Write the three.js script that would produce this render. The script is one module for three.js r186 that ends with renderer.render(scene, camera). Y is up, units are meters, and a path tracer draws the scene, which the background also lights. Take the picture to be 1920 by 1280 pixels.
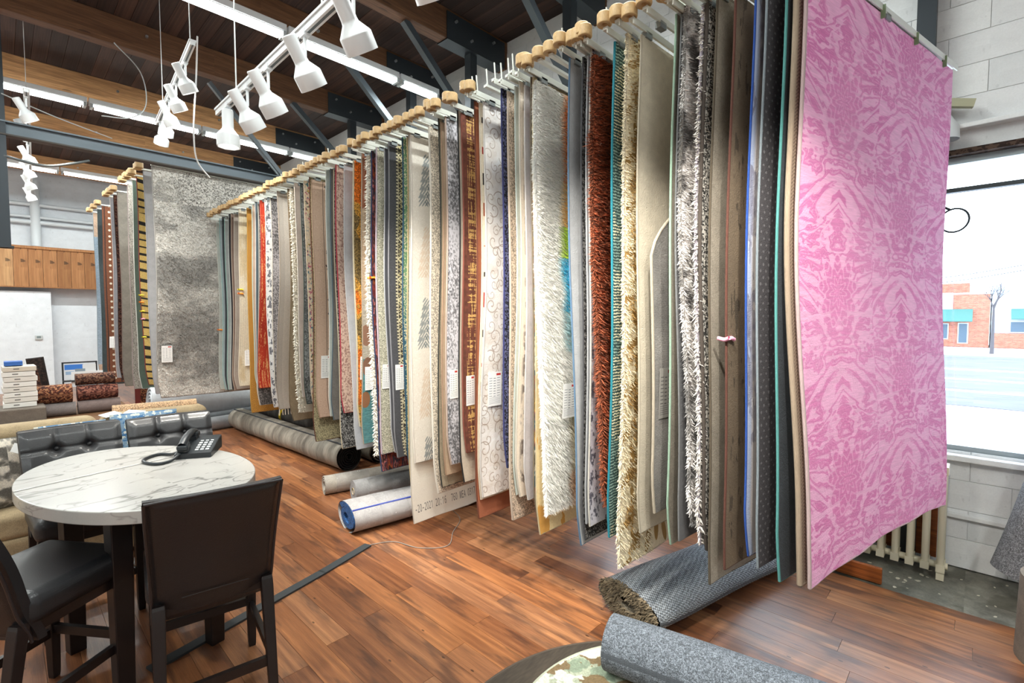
import * as THREE from 'three';
import { RoundedBoxGeometry } from 'three/addons/geometries/RoundedBoxGeometry.js';
import { mergeGeometries } from 'three/addons/utils/BufferGeometryUtils.js';
import { RectAreaLightUniformsLib } from 'three/addons/lights/RectAreaLightUniformsLib.js';

// ---------------------------------------------------------------- camera, sky, lights, exposure
const scene = new THREE.Scene();
const camera = new THREE.PerspectiveCamera(2 * Math.atan(640 / 915) * 180 / Math.PI, 1920 / 1280, 0.05, 200);
camera.position.set(0, 1.7, 0);
const YAW = 46.4 * Math.PI / 180, PITCH = 2.8 * Math.PI / 180;
camera.lookAt(Math.sin(YAW) * Math.cos(PITCH), 1.7 - Math.sin(PITCH), -Math.cos(YAW) * Math.cos(PITCH));
const renderer = new THREE.WebGLRenderer({ antialias: true });
renderer.toneMapping = THREE.LinearToneMapping;
renderer.toneMappingExposure = 1.02;
renderer.shadowMap.enabled = true;
RectAreaLightUniformsLib.init();
scene.background = new THREE.Color().setRGB(0.8, 0.92, 1.05);   // flat white winter overcast
scene.backgroundIntensity = 6.5;
const TUBE = 92, SPOT = 10;   // fluorescent radiance, track lamp candela
const HALL = { tubeColor: new THREE.Color().setRGB(0.95, 1.0, 0.97), spotColor: new THREE.Color().setRGB(1.0, 0.95, 0.86) };

// ---------------------------------------------------------------- helpers
function rng(seed) { let s = seed | 0; return () => { s = (s + 0x6d2b79f5) | 0; let t = Math.imul(s ^ (s >>> 15), 1 | s); t = (t + Math.imul(t ^ (t >>> 7), 61 | t)) ^ t; return ((t ^ (t >>> 14)) >>> 0) / 4294967296; }; }
const V = (x, y, z) => new THREE.Vector3(x, y, z);
const clamp = (x, a, b) => Math.min(b, Math.max(a, x)), lerp = (a, b, t) => a + (b - a) * t;
const sm = (a, b, x) => { const t = clamp((x - a) / (b - a), 0, 1); return t * t * (3 - 2 * t); };
const h2 = (x, y) => { let n = Math.imul(x | 0, 374761393) + Math.imul(y | 0, 668265263); n = Math.imul(n ^ (n >>> 13), 1274126177); return ((n ^ (n >>> 16)) >>> 0) / 4294967296; };
function noise(x, y) { const i = Math.floor(x), j = Math.floor(y), a = x - i, b = y - j, u = a * a * (3 - 2 * a), v = b * b * (3 - 2 * b); return lerp(lerp(h2(i, j), h2(i + 1, j), u), lerp(h2(i, j + 1), h2(i + 1, j + 1), u), v); }
const fbm = (x, y, o = 4) => { let s = 0, a = 0.5, t = 0; for (let k = 0; k < o; k++) { s += a * noise(x + k * 17.3, y + k * 9.1); t += a; x *= 2.03; y *= 2.03; a *= 0.5; } return s / t; };
const hex = (c) => [parseInt(c.slice(1, 3), 16), parseInt(c.slice(3, 5), 16), parseInt(c.slice(5, 7), 16)];
const mixc = (a, b, t) => [a[0] + (b[0] - a[0]) * t, a[1] + (b[1] - a[1]) * t, a[2] + (b[2] - a[2]) * t];
const mul = (a, k) => [a[0] * k, a[1] * k, a[2] * k];
// a colour texture of w x h pixels that covers sx x sy metres; f(x, y) gives an sRGB colour
function tex(w, h, sx, sy, f, srgb = true) {
  const d = new Uint8Array(w * h * 4);
  for (let j = 0; j < h; j++) for (let i = 0; i < w; i++) {
    const c = f((i + 0.5) / w * sx, (j + 0.5) / h * sy), o = (j * w + i) * 4;
    d[o] = clamp(c[0], 0, 255); d[o + 1] = clamp(c[1], 0, 255); d[o + 2] = clamp(c[2], 0, 255); d[o + 3] = 255;
  }
  const t = new THREE.DataTexture(d, w, h); t.wrapS = t.wrapT = THREE.RepeatWrapping; t.magFilter = THREE.LinearFilter; t.minFilter = THREE.LinearMipmapLinearFilter; t.generateMipmaps = true;
  if (srgb) t.colorSpace = THREE.SRGBColorSpace;
  t.repeat.set(1 / sx, 1 / sy); t.needsUpdate = true;
  return t;
}
function canvasTex(w, h, sx, sy, draw) {
  const c = document.createElement('canvas'); c.width = w; c.height = h;
  const g = c.getContext('2d'); draw(g, w, h);
  const t = new THREE.CanvasTexture(c); t.colorSpace = THREE.SRGBColorSpace; t.wrapS = t.wrapT = THREE.RepeatWrapping; t.magFilter = THREE.LinearFilter; t.repeat.set(1 / sx, 1 / sy);
  return t;
}
const mat = (color, roughness = 0.8, more = {}) => new THREE.MeshStandardMaterial({ color, roughness, ...more });
const used = new Map();
function numbered(name) { const n = used.get(name) ?? 0; used.set(name, n + 1); return n ? name + '_' + String(n).padStart(3, '0') : name; }
function tag(o, label, category, group, kind) { if (label) o.userData.label = label; if (category) o.userData.category = category; if (group) o.userData.group = group; if (kind) o.userData.kind = kind; return o; }
function thing(name, label, category, [x, y, z] = [0, 0, 0], turn = 0, group) {
  const o = new THREE.Group(); o.name = numbered(name); o.position.set(x, y, z); o.rotation.y = turn; scene.add(o);
  return tag(o, label, category, group);
}
// uv in metres from the dominant direction of each face
function metreUV(g) {
  const p = g.attributes.position, n = g.attributes.normal, uv = new Float32Array(p.count * 2);
  for (let i = 0; i < p.count; i++) {
    const ax = Math.abs(n.getX(i)), ay = Math.abs(n.getY(i)), az = Math.abs(n.getZ(i));
    if (ax >= ay && ax >= az) { uv[2 * i] = p.getZ(i); uv[2 * i + 1] = p.getY(i); }
    else if (ay >= az) { uv[2 * i] = p.getX(i); uv[2 * i + 1] = p.getZ(i); }
    else { uv[2 * i] = p.getX(i); uv[2 * i + 1] = p.getY(i); }
  }
  g.setAttribute('uv', new THREE.BufferAttribute(uv, 2));
  return g;
}
const bx = (sx, sy, sz, x = 0, y = 0, z = 0) => metreUV(new THREE.BoxGeometry(sx, sy, sz).translate(x, y, z));
const rb = (sx, sy, sz, r, x = 0, y = 0, z = 0, seg = 2) => metreUV(new RoundedBoxGeometry(sx, sy, sz, seg, r).translate(x, y, z));
const cyl = (r0, r1, h, x = 0, y = 0, z = 0, seg = 20) => new THREE.CylinderGeometry(r0, r1, h, seg).translate(x, y, z);
const ball = (r, x, y, z, seg = 12) => new THREE.SphereGeometry(r, seg, Math.ceil(seg * 0.7)).translate(x, y, z);
function bar(a, b, w, h) {   // a straight bar of w x h between two points
  const d = b.clone().sub(a), L = d.length(), m = new THREE.Matrix4(), zx = d.clone().normalize();
  let up = Math.abs(zx.y) > 0.95 ? V(1, 0, 0) : V(0, 1, 0);
  const s = up.clone().cross(zx).normalize(); up = zx.clone().cross(s);
  const g = metreUV(new THREE.BoxGeometry(w, h, L));
  m.makeBasis(s, up, zx).setPosition(a.clone().add(b).multiplyScalar(0.5));
  return g.applyMatrix4(m);
}
const tube = (pts, r, seg = 24, rad = 6) => new THREE.TubeGeometry(new THREE.CatmullRomCurve3(pts), seg, r, rad);
function merge(gs) {
  const list = gs.map((g) => { let q = g.index ? g.toNonIndexed() : g; for (const k of Object.keys(q.attributes)) if (!['position', 'normal', 'uv'].includes(k)) q.deleteAttribute(k); return q; });
  return list.length === 1 ? list[0] : mergeGeometries(list);
}
function obj(name, gs, m, parent = scene) {
  const o = new THREE.Mesh(Array.isArray(gs) ? merge(gs) : gs, m); o.castShadow = o.receiveShadow = true;
  o.name = parent === scene ? numbered(name) : name; parent.add(o); return o;
}
function struct(name, gs, m, label, parent = scene) { const o = obj(name, gs, m, parent); if (parent === scene) tag(o, label, name.split('_')[0], null, 'structure'); return o; }

// ---------------------------------------------------------------- shared surface textures
const grain = tex(256, 256, 0.5, 0.5, (x, y) => { const v = 215 + 40 * (noise(x * 480, y * 480) - 0.5) + 30 * (fbm(x * 40, y * 40) - 0.5); return [v, v, v]; });
const bumpNoise = tex(256, 256, 0.25, 0.25, (x, y) => { const v = 255 * (0.5 * noise(x * 900, y * 900) + 0.5 * fbm(x * 160, y * 160)); return [v, v, v]; }, false);
const paintMap = tex(256, 256, 1.2, 1.2, (x, y) => { const v = 246 + 14 * (fbm(x * 10, y * 10) - 0.5) + 8 * (noise(x * 210, y * 210) - 0.5) - (noise(x * 23 + 7, y * 17) > 0.93 ? 12 : 0); return [v, v, v * 1.0]; });

// ---------------------------------------------------------------- the hall: x = 4.46 window wall, z = -16 back wall
const XW = 4.46, XL = -5, ZB = -16, ZF = 4.2, DECK = 5.06;
const concreteM = mat('#b9b7ae', 0.8, { map: tex(256, 256, 1, 1, (x, y) => { const f = fbm(x * 14, y * 14), v = 176 + 70 * (f - 0.5) + 24 * (noise(x * 150, y * 150) - 0.5); const c = [v, v, v * 0.96]; return mixc(c, [120, 118, 106], sm(0.56, 0.7, fbm(x * 6 + 3, y * 6)) * 0.5); }), bumpMap: bumpNoise, bumpScale: 0.002 });
const floor = struct('floor', [bx(XW - XL + 0.6, 0.2, ZF - ZB + 0.6, (XW + XL) / 2, -0.108, (ZF + ZB) / 2)], concreteM, 'brown wood plank floor of the rug showroom with bare concrete edge');
{
  // plank floor: boards run along z; each is a part, the farthest are joined
  const PW = 0.127, PL = 1.22, X1 = 3.78, r = rng(5), plankTex = tex(512, 1024, 0.508, 2.44, (x, y) => {
    const lane = Math.floor(x / PW), px = x - lane * PW;
    const stretch = fbm(px * 48 + lane * 31, y * 2.6 + lane * 7, 5), fine = noise(px * 620 + lane * 13, y * 14), patch = fbm(px * 14 + lane * 3.7, y * 3.2 + lane * 11, 4);
    let c = mixc([132, 88, 62], [182, 128, 87], clamp(stretch * 1.5 - 0.25, 0, 1));
    c = mixc(c, [84, 60, 50], sm(0.54, 0.76, patch) * 0.6);
    c = mul(c, 0.92 + 0.16 * fine);
    const kx = noise(lane * 5.1, Math.floor(y / 0.4)), kd = Math.hypot((px - kx * PW) * 2.2, (y % 0.4) - 0.2);
    if (kd < 0.011 && h2(lane + 3, Math.floor(y / 0.4)) > 0.72) c = mul(c, 0.6);
    return c;
  });
  const ms = ['#ffffff', '#ece4e0', '#dccfc8', '#fbeedd', '#cbbdb6'].map((c) => mat(c, 0.36, { map: plankTex, roughness: 0.28, bumpMap: bumpNoise, bumpScale: 0.0006 }));
  const cells = [];
  for (let i = 0; X1 - i * PW > XL + 0.1; i++) for (let k = 0, z = ZF - ((i * 0.47) % 1) * PL; z > ZB + 0.05; k++, z -= PL) {
    const z0 = Math.max(z - PL, ZB + 0.02), x1 = X1 - i * PW, L = z - z0;
    if (L < 0.1) continue;
    const cx = x1 - PW / 2, cz = (z + z0) / 2, ang = Math.atan2(cx, -cz), off = Math.abs(ang - YAW), dist = Math.hypot(cx, cz);
    cells.push({ cx, cz, L, key: (off < 0.95 && dist > 1.2 ? 0 : 50) + dist });
  }
  cells.sort((a, b) => a.key - b.key);
  const shapes = Array.from({ length: 8 }, (_, v) => {
    const g = new THREE.BoxGeometry(PW - 0.0016, 0.008, 1, 1, 1, 1), p = g.attributes.position, n = g.attributes.normal, uv = g.attributes.uv;
    for (let i = 0; i < p.count; i++) { uv.setXY(i, (v % 4) * PW + PW / 2 + p.getX(i), (p.getZ(i) + 0.5) * PL + (v >> 2) * 1.22); }
    return g;
  });
  const far = ms.map(() => []);
  cells.forEach((c, i) => {
    const s = shapes[Math.floor(r() * 8)], mi = Math.floor(r() * 5);
    if (i < 296) { const o = obj('plank', s, ms[mi], floor); o.scale.z = c.L - 0.0016; o.position.set(c.cx, -0.004, c.cz); }
    else far[mi].push(s.clone().applyMatrix4(new THREE.Matrix4().makeTranslation(c.cx, -0.004, c.cz).scale(V(1, 1, c.L - 0.0016))));
  });
  far.forEach((g, i) => { const o = obj('plank_field', g, ms[i], floor); o.userData.kind = 'stuff'; });
}
const wallM = mat('#eef0f0', 0.75, { map: paintMap, bumpMap: bumpNoise, bumpScale: 0.001 });
// window wall: opening z -3.2 .. 2.2, y .74 .. 2.78
const WZ0 = -3.2, WZ1 = 2.2, WY0 = 0.74, WY1 = 2.78, T = 0.24, xc = XW + T / 2;
const wallR = struct('wall_right', [
  bx(T, WY0, ZF - ZB, xc, WY0 / 2, (ZF + ZB) / 2), bx(T, DECK + 0.3 - WY1, ZF - ZB, xc, (DECK + 0.3 + WY1) / 2, (ZF + ZB) / 2),
  bx(T, WY1 - WY0, WZ0 - ZB, xc, (WY0 + WY1) / 2, (WZ0 + ZB) / 2), bx(T, WY1 - WY0, ZF - WZ1, xc, (WY0 + WY1) / 2, (ZF + WZ1) / 2)], mat('#e6e8e8', 0.85, { map: paintMap }), 'white painted concrete block wall with shop window');
{
  const blockM = ['#f2f4f4', '#eceeef', '#e6e9ea'].map((c) => mat(c, 0.62, { map: paintMap, bumpMap: bumpNoise, bumpScale: 0.0016 })), r = rng(9);
  const g1 = rb(0.012, 0.1975, 0.3975, 0.002, 0, 0, 0, 1);
  const put = (z0, z1, y0, y1) => { let row = 0; for (let y = y0; y < y1 - 0.05; y += 0.2, row++) for (let z = z0 + (row % 2 ? -0.2 : 0); z < z1; z += 0.4) { const o = obj('block', g1, blockM[Math.floor(r() * 3)], wallR); o.position.set(XW - 0.0005 - r() * 0.0015, y + 0.1, z + 0.2); } };
  put(-1.4, 0.8, 0.0, 0.7);
  put(-1.8, 1.0, 2.96, 4.96);
  put(-6.8, -2.2, 3.56, 4.96);
  obj('sill_ledge', [rb(0.12, 0.04, WZ1 - WZ0, 0.008, XW - 0.02, WY0 + 0.02, (WZ0 + WZ1) / 2), rb(0.05, 0.03, WZ1 - WZ0, 0.006, XW - 0.02, 0.36, (WZ0 + WZ1) / 2)], wallM, wallR);
  obj('lintel_ledge', [rb(0.1, 0.03, 3.4, 0.006, XW - 0.03, 2.95, -0.6)], wallM, wallR);
}
{
  const w = thing('window_1', 'large shop window with grey metal frame behind the pink rug', 'window'); w.userData.kind = 'structure';
  const fm = mat('#a9b4b8', 0.4, { metalness: 0.5 }), L = WZ1 - WZ0, zc = (WZ0 + WZ1) / 2, x = XW + 0.05;
  obj('frame', [bx(0.06, 0.05, L, x, WY0 + 0.065, zc), bx(0.06, 0.05, L, x, WY1 - 0.025, zc), bx(0.06, WY1 - WY0, 0.05, x, (WY0 + WY1) / 2, WZ0 + 0.025), bx(0.06, WY1 - WY0, 0.05, x, (WY0 + WY1) / 2, WZ1 - 0.025)], fm, w);
  for (const z of [-1.4, 0.5]) obj('mullion', [bx(0.06, WY1 - WY0 - 0.1, 0.045, x, (WY0 + WY1) / 2, z)], fm, w);
  obj('transom', [bx(0.05, 0.028, L, x, 2.56, zc)], mat('#3f474b', 0.5), w);
  const glass = new THREE.MeshPhysicalMaterial({ color: '#ffffff', transmission: 1, thickness: 0, roughness: 0, ior: 1.45 });
  for (const [a, b] of [[WZ0 + 0.05, -1.42], [-1.38, 0.48], [0.52, WZ1 - 0.05]]) obj('pane', [bx(0.006, WY1 - WY0 - 0.13, b - a, x, (WY0 + WY1) / 2 + 0.02, (a + b) / 2)], glass, w);
  const li = struct('trim_1', [bx(0.09, 0.035, L + 0.4, XW - 0.01, WY1 + 0.012, zc)], mat('#57453a', 0.85, { map: tex(128, 128, 0.4, 0.4, (a, b) => { const f = fbm(a * 40, b * 40); return f > 0.52 ? [236, 228, 220] : mul([120, 92, 76], 0.6 + f); }) }), 'rusty steel lintel edge above the shop window');
}
struct('wall_left', [bx(0.24, DECK + 0.3, ZF - ZB, XL - 0.12, (DECK + 0.3) / 2, (ZF + ZB) / 2)], wallM, 'plain white wall at the left of the hall');
struct('wall_front', [bx(XW - XL + 0.48, DECK + 0.3, 0.24, (XW + XL) / 2, (DECK + 0.3) / 2, ZF + 0.12)], wallM, 'plain white wall behind the photographer');
const wallB = struct('wall_back', [bx(XW - XL + 0.48, DECK + 0.3, 0.24, (XW + XL) / 2, (DECK + 0.3) / 2, ZB - 0.12)], mat('#eef4fa', 0.7, { map: paintMap }), 'white back wall below and above the timber fascia');
obj('pilaster', [bx(5.85, 2.3, 0.3, -2.07, 1.15, ZB + 0.15)], mat('#f0f5fa', 0.7, { map: paintMap }), wallB);

// ceiling: dark boards on timber beams
const woodDark = tex(256, 512, 0.5, 2, (x, y) => { const g = fbm(x * 70, y * 2.4, 4), f = noise(x * 500, y * 12); return mul(mixc([70, 54, 48], [132, 100, 84], g), 0.85 + 0.3 * f); });
const ceil = struct('ceiling', [bx(XW - XL + 0.7, 0.2, ZF - ZB + 0.7, (XW + XL) / 2, DECK + 0.16, (ZF + ZB) / 2)], mat('#2a2220', 0.9), 'dark stained board ceiling on timber beams');
{
  const r = rng(21), dm = ['#a09698', '#847c7e', '#b4a49e', '#8d8280'].map((c) => mat(c, 0.85, { map: woodDark }));
  const g = metreUV(new THREE.BoxGeometry(0.146, 0.03, 1));
  for (let x = XL + 0.08; x < XW; x += 0.15) for (let z = ZF; z > ZB; z -= 5.05) {
    const o = obj('board', g, dm[Math.floor(r() * 4)], ceil); o.scale.z = 5.04; o.position.set(x, DECK + 0.045 + r() * 0.004, z - 2.525);
  }
}
const beamTex = tex(512, 256, 2, 0.4, (x, y) => { const g = fbm(x * 3, y * 60, 4), f = noise(x * 14, y * 420), k = noise(x * 4 + 3, y * 9) > 0.9 ? 0.75 : 1; return mul(mixc([148, 112, 80], [220, 180, 136], g), (0.85 + 0.3 * f) * k); });
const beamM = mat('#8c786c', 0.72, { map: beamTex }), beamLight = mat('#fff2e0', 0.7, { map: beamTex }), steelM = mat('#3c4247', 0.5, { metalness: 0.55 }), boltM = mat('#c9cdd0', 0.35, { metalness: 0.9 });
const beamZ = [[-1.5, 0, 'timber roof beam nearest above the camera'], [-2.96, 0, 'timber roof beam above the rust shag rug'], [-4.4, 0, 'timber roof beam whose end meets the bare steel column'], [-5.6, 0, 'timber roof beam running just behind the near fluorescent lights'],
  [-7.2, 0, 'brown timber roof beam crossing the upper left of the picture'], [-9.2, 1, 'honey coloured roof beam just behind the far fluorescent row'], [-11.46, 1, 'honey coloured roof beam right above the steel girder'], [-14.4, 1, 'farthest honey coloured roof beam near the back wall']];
for (const [z, li, label] of beamZ) {
  const b = thing('roof_beam', label, 'beam', [0, 0, z], 0, 'timber roof beams');
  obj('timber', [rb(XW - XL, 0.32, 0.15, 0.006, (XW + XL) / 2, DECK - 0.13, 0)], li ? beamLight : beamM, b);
  obj('steel_plate', [bx(0.9, 0.3, 0.175, 3.95, DECK - 0.15, 0), bx(0.9, 0.012, 0.18, 3.95, DECK - 0.297, 0)], steelM, b);
  for (const [x, y] of [[3.62, -0.08], [3.85, -0.2], [4.2, -0.08], [2.6, -0.13], [1.3, -0.1]]) { const o = obj('bolt', cyl(0.016, 0.016, 0.03, 0, 0, 0, 6).rotateX(Math.PI / 2), boltM, b); o.position.set(x, DECK + y, 0.1); }
}
// columns with diagonal braces along the window wall
for (const [z, x, label] of [[-0.31, 4.36, 'steel column rising behind the pink rug'], [-2.96, 3.92, 'short visible steel column above the rust shag rug'], [-4.4, 3.92, 'steel column above the scrollwork rug'], [-5.6, 3.92, 'steel column left of the bright tube end'], [-7.2, 3.92, 'steel column behind the orange shag rug end']]) {
  const c = thing('steel_column', label, 'column', [x, 0, z], 0, 'steel columns along the window wall');
  obj('post', [bx(0.1, DECK - 0.3, 0.1, 0, (DECK - 0.3) / 2, 0)], steelM, c);
  if (z < -1) obj('brace', [bar(V(-0.03, 3.98, 0), V(-0.92, DECK - 0.29, 0), 0.07, 0.07)], mat('#535b61', 0.45, { metalness: 0.5 }), c);
}
// ---------------------------------------------------------------- fluorescent rows
function area(name, w, h, pos, color, intensity) {
  const l = new THREE.RectAreaLight(color, intensity, w, h); l.name = name; l.position.copy(pos); l.lookAt(pos.x, pos.y - 1, pos.z); scene.add(l);
}
{
  const white = mat('#e9edf0', 0.45), endM = mat('#b9c0c4', 0.5), glow = mat('#ffffff', 0.4, { emissive: HALL.tubeColor, emissiveIntensity: 14 });
  const rows = [[-8.8, [-3.06, -1.73, -0.4, 0.93, 2.26, 3.59], 'far tube row', 4.15], [-5.2, [-3.2, -1.87, -0.54, 0.79, 2.12, 3.45], 'near tube row', 4.05], [-11.0, [-3.06, -1.73, -0.4, 0.93, 2.26], 'distant row under the girder', 3.59], [-1.6, [-3.0, -1.67, -0.34, 0.99, 2.32], 'tube row overhead', 3.6], [1.8, [-3.0, -1.67, -0.34], 'tube row behind the camera', 0.99], [-13.2, [-3.06, -1.73, -0.4, 0.93, 2.26], 'rearmost tube row by the back wall', 3.59]];
  for (const [z, xs, where, end] of rows) xs.forEach((x, i) => {
    const x1 = i + 1 < xs.length ? xs[i + 1] : end, L = x1 - x - 0.02; if (L < 0.2) return;
    const t = thing('fluorescent_fixture', ['first', 'second', 'third', 'fourth', 'fifth', 'sixth'][i] + ' strip light from the left in the ' + where, 'light', [(x + x1) / 2, 4.55, z], 0, 'fluorescent strip lights');
    obj('housing', [rb(L, 0.07, 0.11, 0.008, 0, 0.07, 0)], white, t);
    obj('reflector', [bx(L, 0.008, 0.1, 0, 0.03, 0)], white, t);
    const g = [cyl(0.02, 0.02, L - 0.12, 0, 0, -0.036, 10).rotateZ(0), cyl(0.02, 0.02, L - 0.12, 0, 0, 0.036, 10)].map((q, k) => { const c = new THREE.CylinderGeometry(0.02, 0.02, L - 0.12, 10).rotateZ(Math.PI / 2).translate(0, 0.004, k ? 0.036 : -0.036); return c; });
    g.forEach((q) => obj('glowing_tube', q, glow, t));
    for (const s of [-1, 1]) obj('lampholder', [bx(0.03, 0.05, 0.12, s * (L / 2 - 0.025), 0.006, 0)], endM, t);
    area('fluorescent_light', L - 0.12, 0.1, V((x + x1) / 2, 4.522, z), HALL.tubeColor, TUBE);
  });
}
// ---------------------------------------------------------------- track lighting
{
  const white = mat('#e4e8ea', 0.42), lamp = mat('#fff6e6', 0.5, { emissive: HALL.spotColor, emissiveIntensity: 4 }), dark = mat('#5a6468', 0.5);
  const prof = [[0.0, 0.11], [0.03, 0.11], [0.034, 0.104], [0.034, 0.0], [0.036, -0.012], [0.066, -0.05], [0.069, -0.056], [0.069, -0.122], [0.063, -0.122], [0.06, -0.06], [0.03, -0.02]].map(([a, b]) => new THREE.Vector2(a, b));
  const shell = new THREE.LatheGeometry(prof, 8), face = new THREE.CircleGeometry(0.06, 16).rotateX(Math.PI / 2).translate(0, -0.1, 0);
  const stem = merge([cyl(0.008, 0.008, 0.1, 0, 0.03, 0, 8), bx(0.03, 0.03, 0.05, 0, 0.085, 0)]);
  function head(x, y, z, aim, label, group) {
    const t = thing('track_spotlight', label, 'spotlight', [x, y, z], 0, group);
    obj('stem', stem, white, t);
    const d = aim.clone().sub(V(x, y, z)).normalize(), q = new THREE.Quaternion().setFromUnitVectors(V(0, -1, 0), d);
    const side = V(0, 0, 0).addScaledVector(V(d.x, 0, d.z).normalize(), Math.hypot(d.x, d.z) > 0.1 ? -0.05 : 0);
    const hp = V(side.x * 0.5, -0.05, side.z * 0.5);
    const s = obj('shade', shell, white, t); s.quaternion.copy(q); s.position.copy(hp);
    const f = obj('lamp_face', face, lamp, s);
    const l = new THREE.SpotLight(HALL.spotColor, SPOT, 0, 0.62, 0.6, 2); l.name = 'spot_light'; l.castShadow = true; l.shadow.radius = 2.5;
    l.position.set(x, y, z).add(hp).addScaledVector(d, 0.14); l.target.position.copy(aim); scene.add(l, l.target);
  }
  const rail = (a, b, wires, label) => {
    const t = thing('track_rail', label, 'track', [a.x, a.y, a.z]);
    const o = b.clone().sub(a);
    obj('channel', [bar(V(0, 0, 0), o, 0.036, 0.03), bar(V(0, 0.022, 0), o.clone().add(V(0, 0.022, 0)), 0.05, 0.012)], white, t);
    obj('slot', [bar(V(0, -0.0155, 0), o.clone().add(V(0, -0.0155, 0)), 0.012, 0.002)], dark, t);
    for (const k of wires) obj('hanger_wire', [bar(o.clone().multiplyScalar(k), o.clone().multiplyScalar(k).add(V(0, DECK - a.y, 0)), 0.006, 0.006)], mat('#cfd3d2', 0.5), t);
    return t;
  };
  rail(V(1.05, 3.06, 0.3), V(1.06, 3.06, -3.72), [0.62, 0.91], 'white lighting track hanging nearest, in front of the near tubes');
  const names = ['nearest and largest track spotlight, cut by the top of the picture', 'second track spotlight of the near track, beside the bright tubes', 'third track spotlight of the near track', 'fourth track spotlight of the near track', 'track spotlight pointing straight down at the end of the near track'];
  [1.9, 2.36, 2.82, 3.14, 3.5].forEach((z, i) => head(1.05, 2.96, -z, i === 4 ? V(1.07, 0, -3.52) : V(2.25, 1.35, -z - 0.35), names[i], 'spotlights on the near track'));
  [1.4, 0.95, 0.5, 0.05].forEach((z, i) => head(1.05, 2.96, -z, V(2.3, 1.35, -z - 0.45), ['first', 'second', 'third', 'last'][i] + ' track spotlight overhead, before the picture begins', 'spotlights on the near track'));
  rail(V(1.13, 3.86, -4.55), V(1.3, 3.86, -6.7), [0.05, 0.8], 'middle lighting track with a loose white cable');
  const n2 = ['topmost', 'second from top', 'third from top', 'fourth from top', 'lowest'];
  [4.9, 5.4, 5.85, 6.2, 6.55].forEach((z, i) => head(1.13 + (z - 4.55) * 0.079, 3.76, -z, i < 3 ? V(2.2, 1.9, -z - 0.3) : V(0.8, 0.2, -z - 0.3), n2[i] + ' spotlight on the middle track', 'spotlights on the middle track'));
  { const c = obj('loose_cable', tube([V(1.15, 3.9, -4.5), V(1.22, 3.7, -4.85), V(1.24, 3.3, -5.05), V(1.3, 3.12, -5.2), V(1.42, 3.02, -5.3)], 0.006, 40), white); tag(c, 'white cable looping down from the middle lighting track', 'cable'); }
  rail(V(0.27, 3.98, -7.0), V(0.47, 3.98, -12.3), [0.1, 0.9], 'far lighting track at the left edge, running to the back');
  [[7.15, 0.27], [7.9, 0.29], [9.1, 0.34], [10.0, 0.37], [10.9, 0.41], [11.9, 0.45]].forEach(([z, x], i) => head(x, 3.88, -z, V(1.5, 1.6, -z - 0.3), ['first', 'second', 'third', 'fourth', 'fifth', 'last'][i] + ' spotlight along the far left track, counted from the front', 'spotlights on the far track'));
}
// ---------------------------------------------------------------- girder, hanger post, thin rods
{
  const g = thing('steel_girder', 'grey steel I-beam spanning above the big grey rug', 'girder', [0, 0, -7.6]);
  const gm = mat('#6d7880', 0.5, { metalness: 0.35 });
  obj('web', [bx(4.2, 0.13, 0.02, 2.1, 3.715, 0)], gm, g);
  obj('top_flange', [bx(4.2, 0.016, 0.12, 2.1, 3.785, 0)], gm, g);
  obj('bottom_flange', [bx(4.2, 0.016, 0.12, 2.1, 3.648, 0)], mat('#4a4540', 0.6), g);
  const p = thing('hanger_post', 'dark steel post dropping from the ceiling at the left edge', 'post', [0.07, 0, -7.6]);
  obj('post', [bx(0.1, DECK - 2.45, 0.1, 0, (DECK + 2.45) / 2, 0), bx(0.14, 0.02, 0.14, 0, 2.46, 0)], steelM, p);
  const rods = [[V(1.98, 4.74, -7.3), V(2.9, 3.75, -7.35), 'slim steel rod sloping down between the two tube rows'], [V(3.2, 4.74, -9.3), V(3.9, 4.0, -9.3), 'slim steel rod sloping behind the far tube row'], [V(3.3, 4.72, -6.4), V(2.98, 4.73, -7.2), 'short steel rod under the brown beam']];
  for (const [a, b, label] of rods.slice(0, 2)) { const o = obj('tie_rod', bar(a, b, 0.05, 0.05), mat('#6c747a', 0.5, { metalness: 0.5 })); tag(o, label, 'rod', 'tie rods'); }
  for (const [pts, label] of [[[V(1.0, 4.78, -7.12), V(1.22, 4.5, -7.04), V(1.24, 4.1, -7.0), V(1.1, 3.95, -7.0), V(0.85, 3.9, -7.0)], 'thin loose wire drooping from the brown beam'], [[V(0.1, 4.05, -7.5), V(0.5, 3.9, -7.4), V(1.0, 3.82, -7.5)], 'white wire running onto the steel girder'], [[V(0.1, 3.42, -7.56), V(0.4, 3.36, -7.45), V(0.62, 3.42, -7.4), V(0.78, 3.5, -7.45)], 'grey hose hanging below the girder at the left']]) { const o = obj('hanging_wire', tube(pts, label.startsWith('grey') ? 0.014 : 0.006, 30), mat(label.startsWith('grey') ? '#5f6566' : '#b9bec0', 0.5)); tag(o, label, 'wire'); }
}
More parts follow.
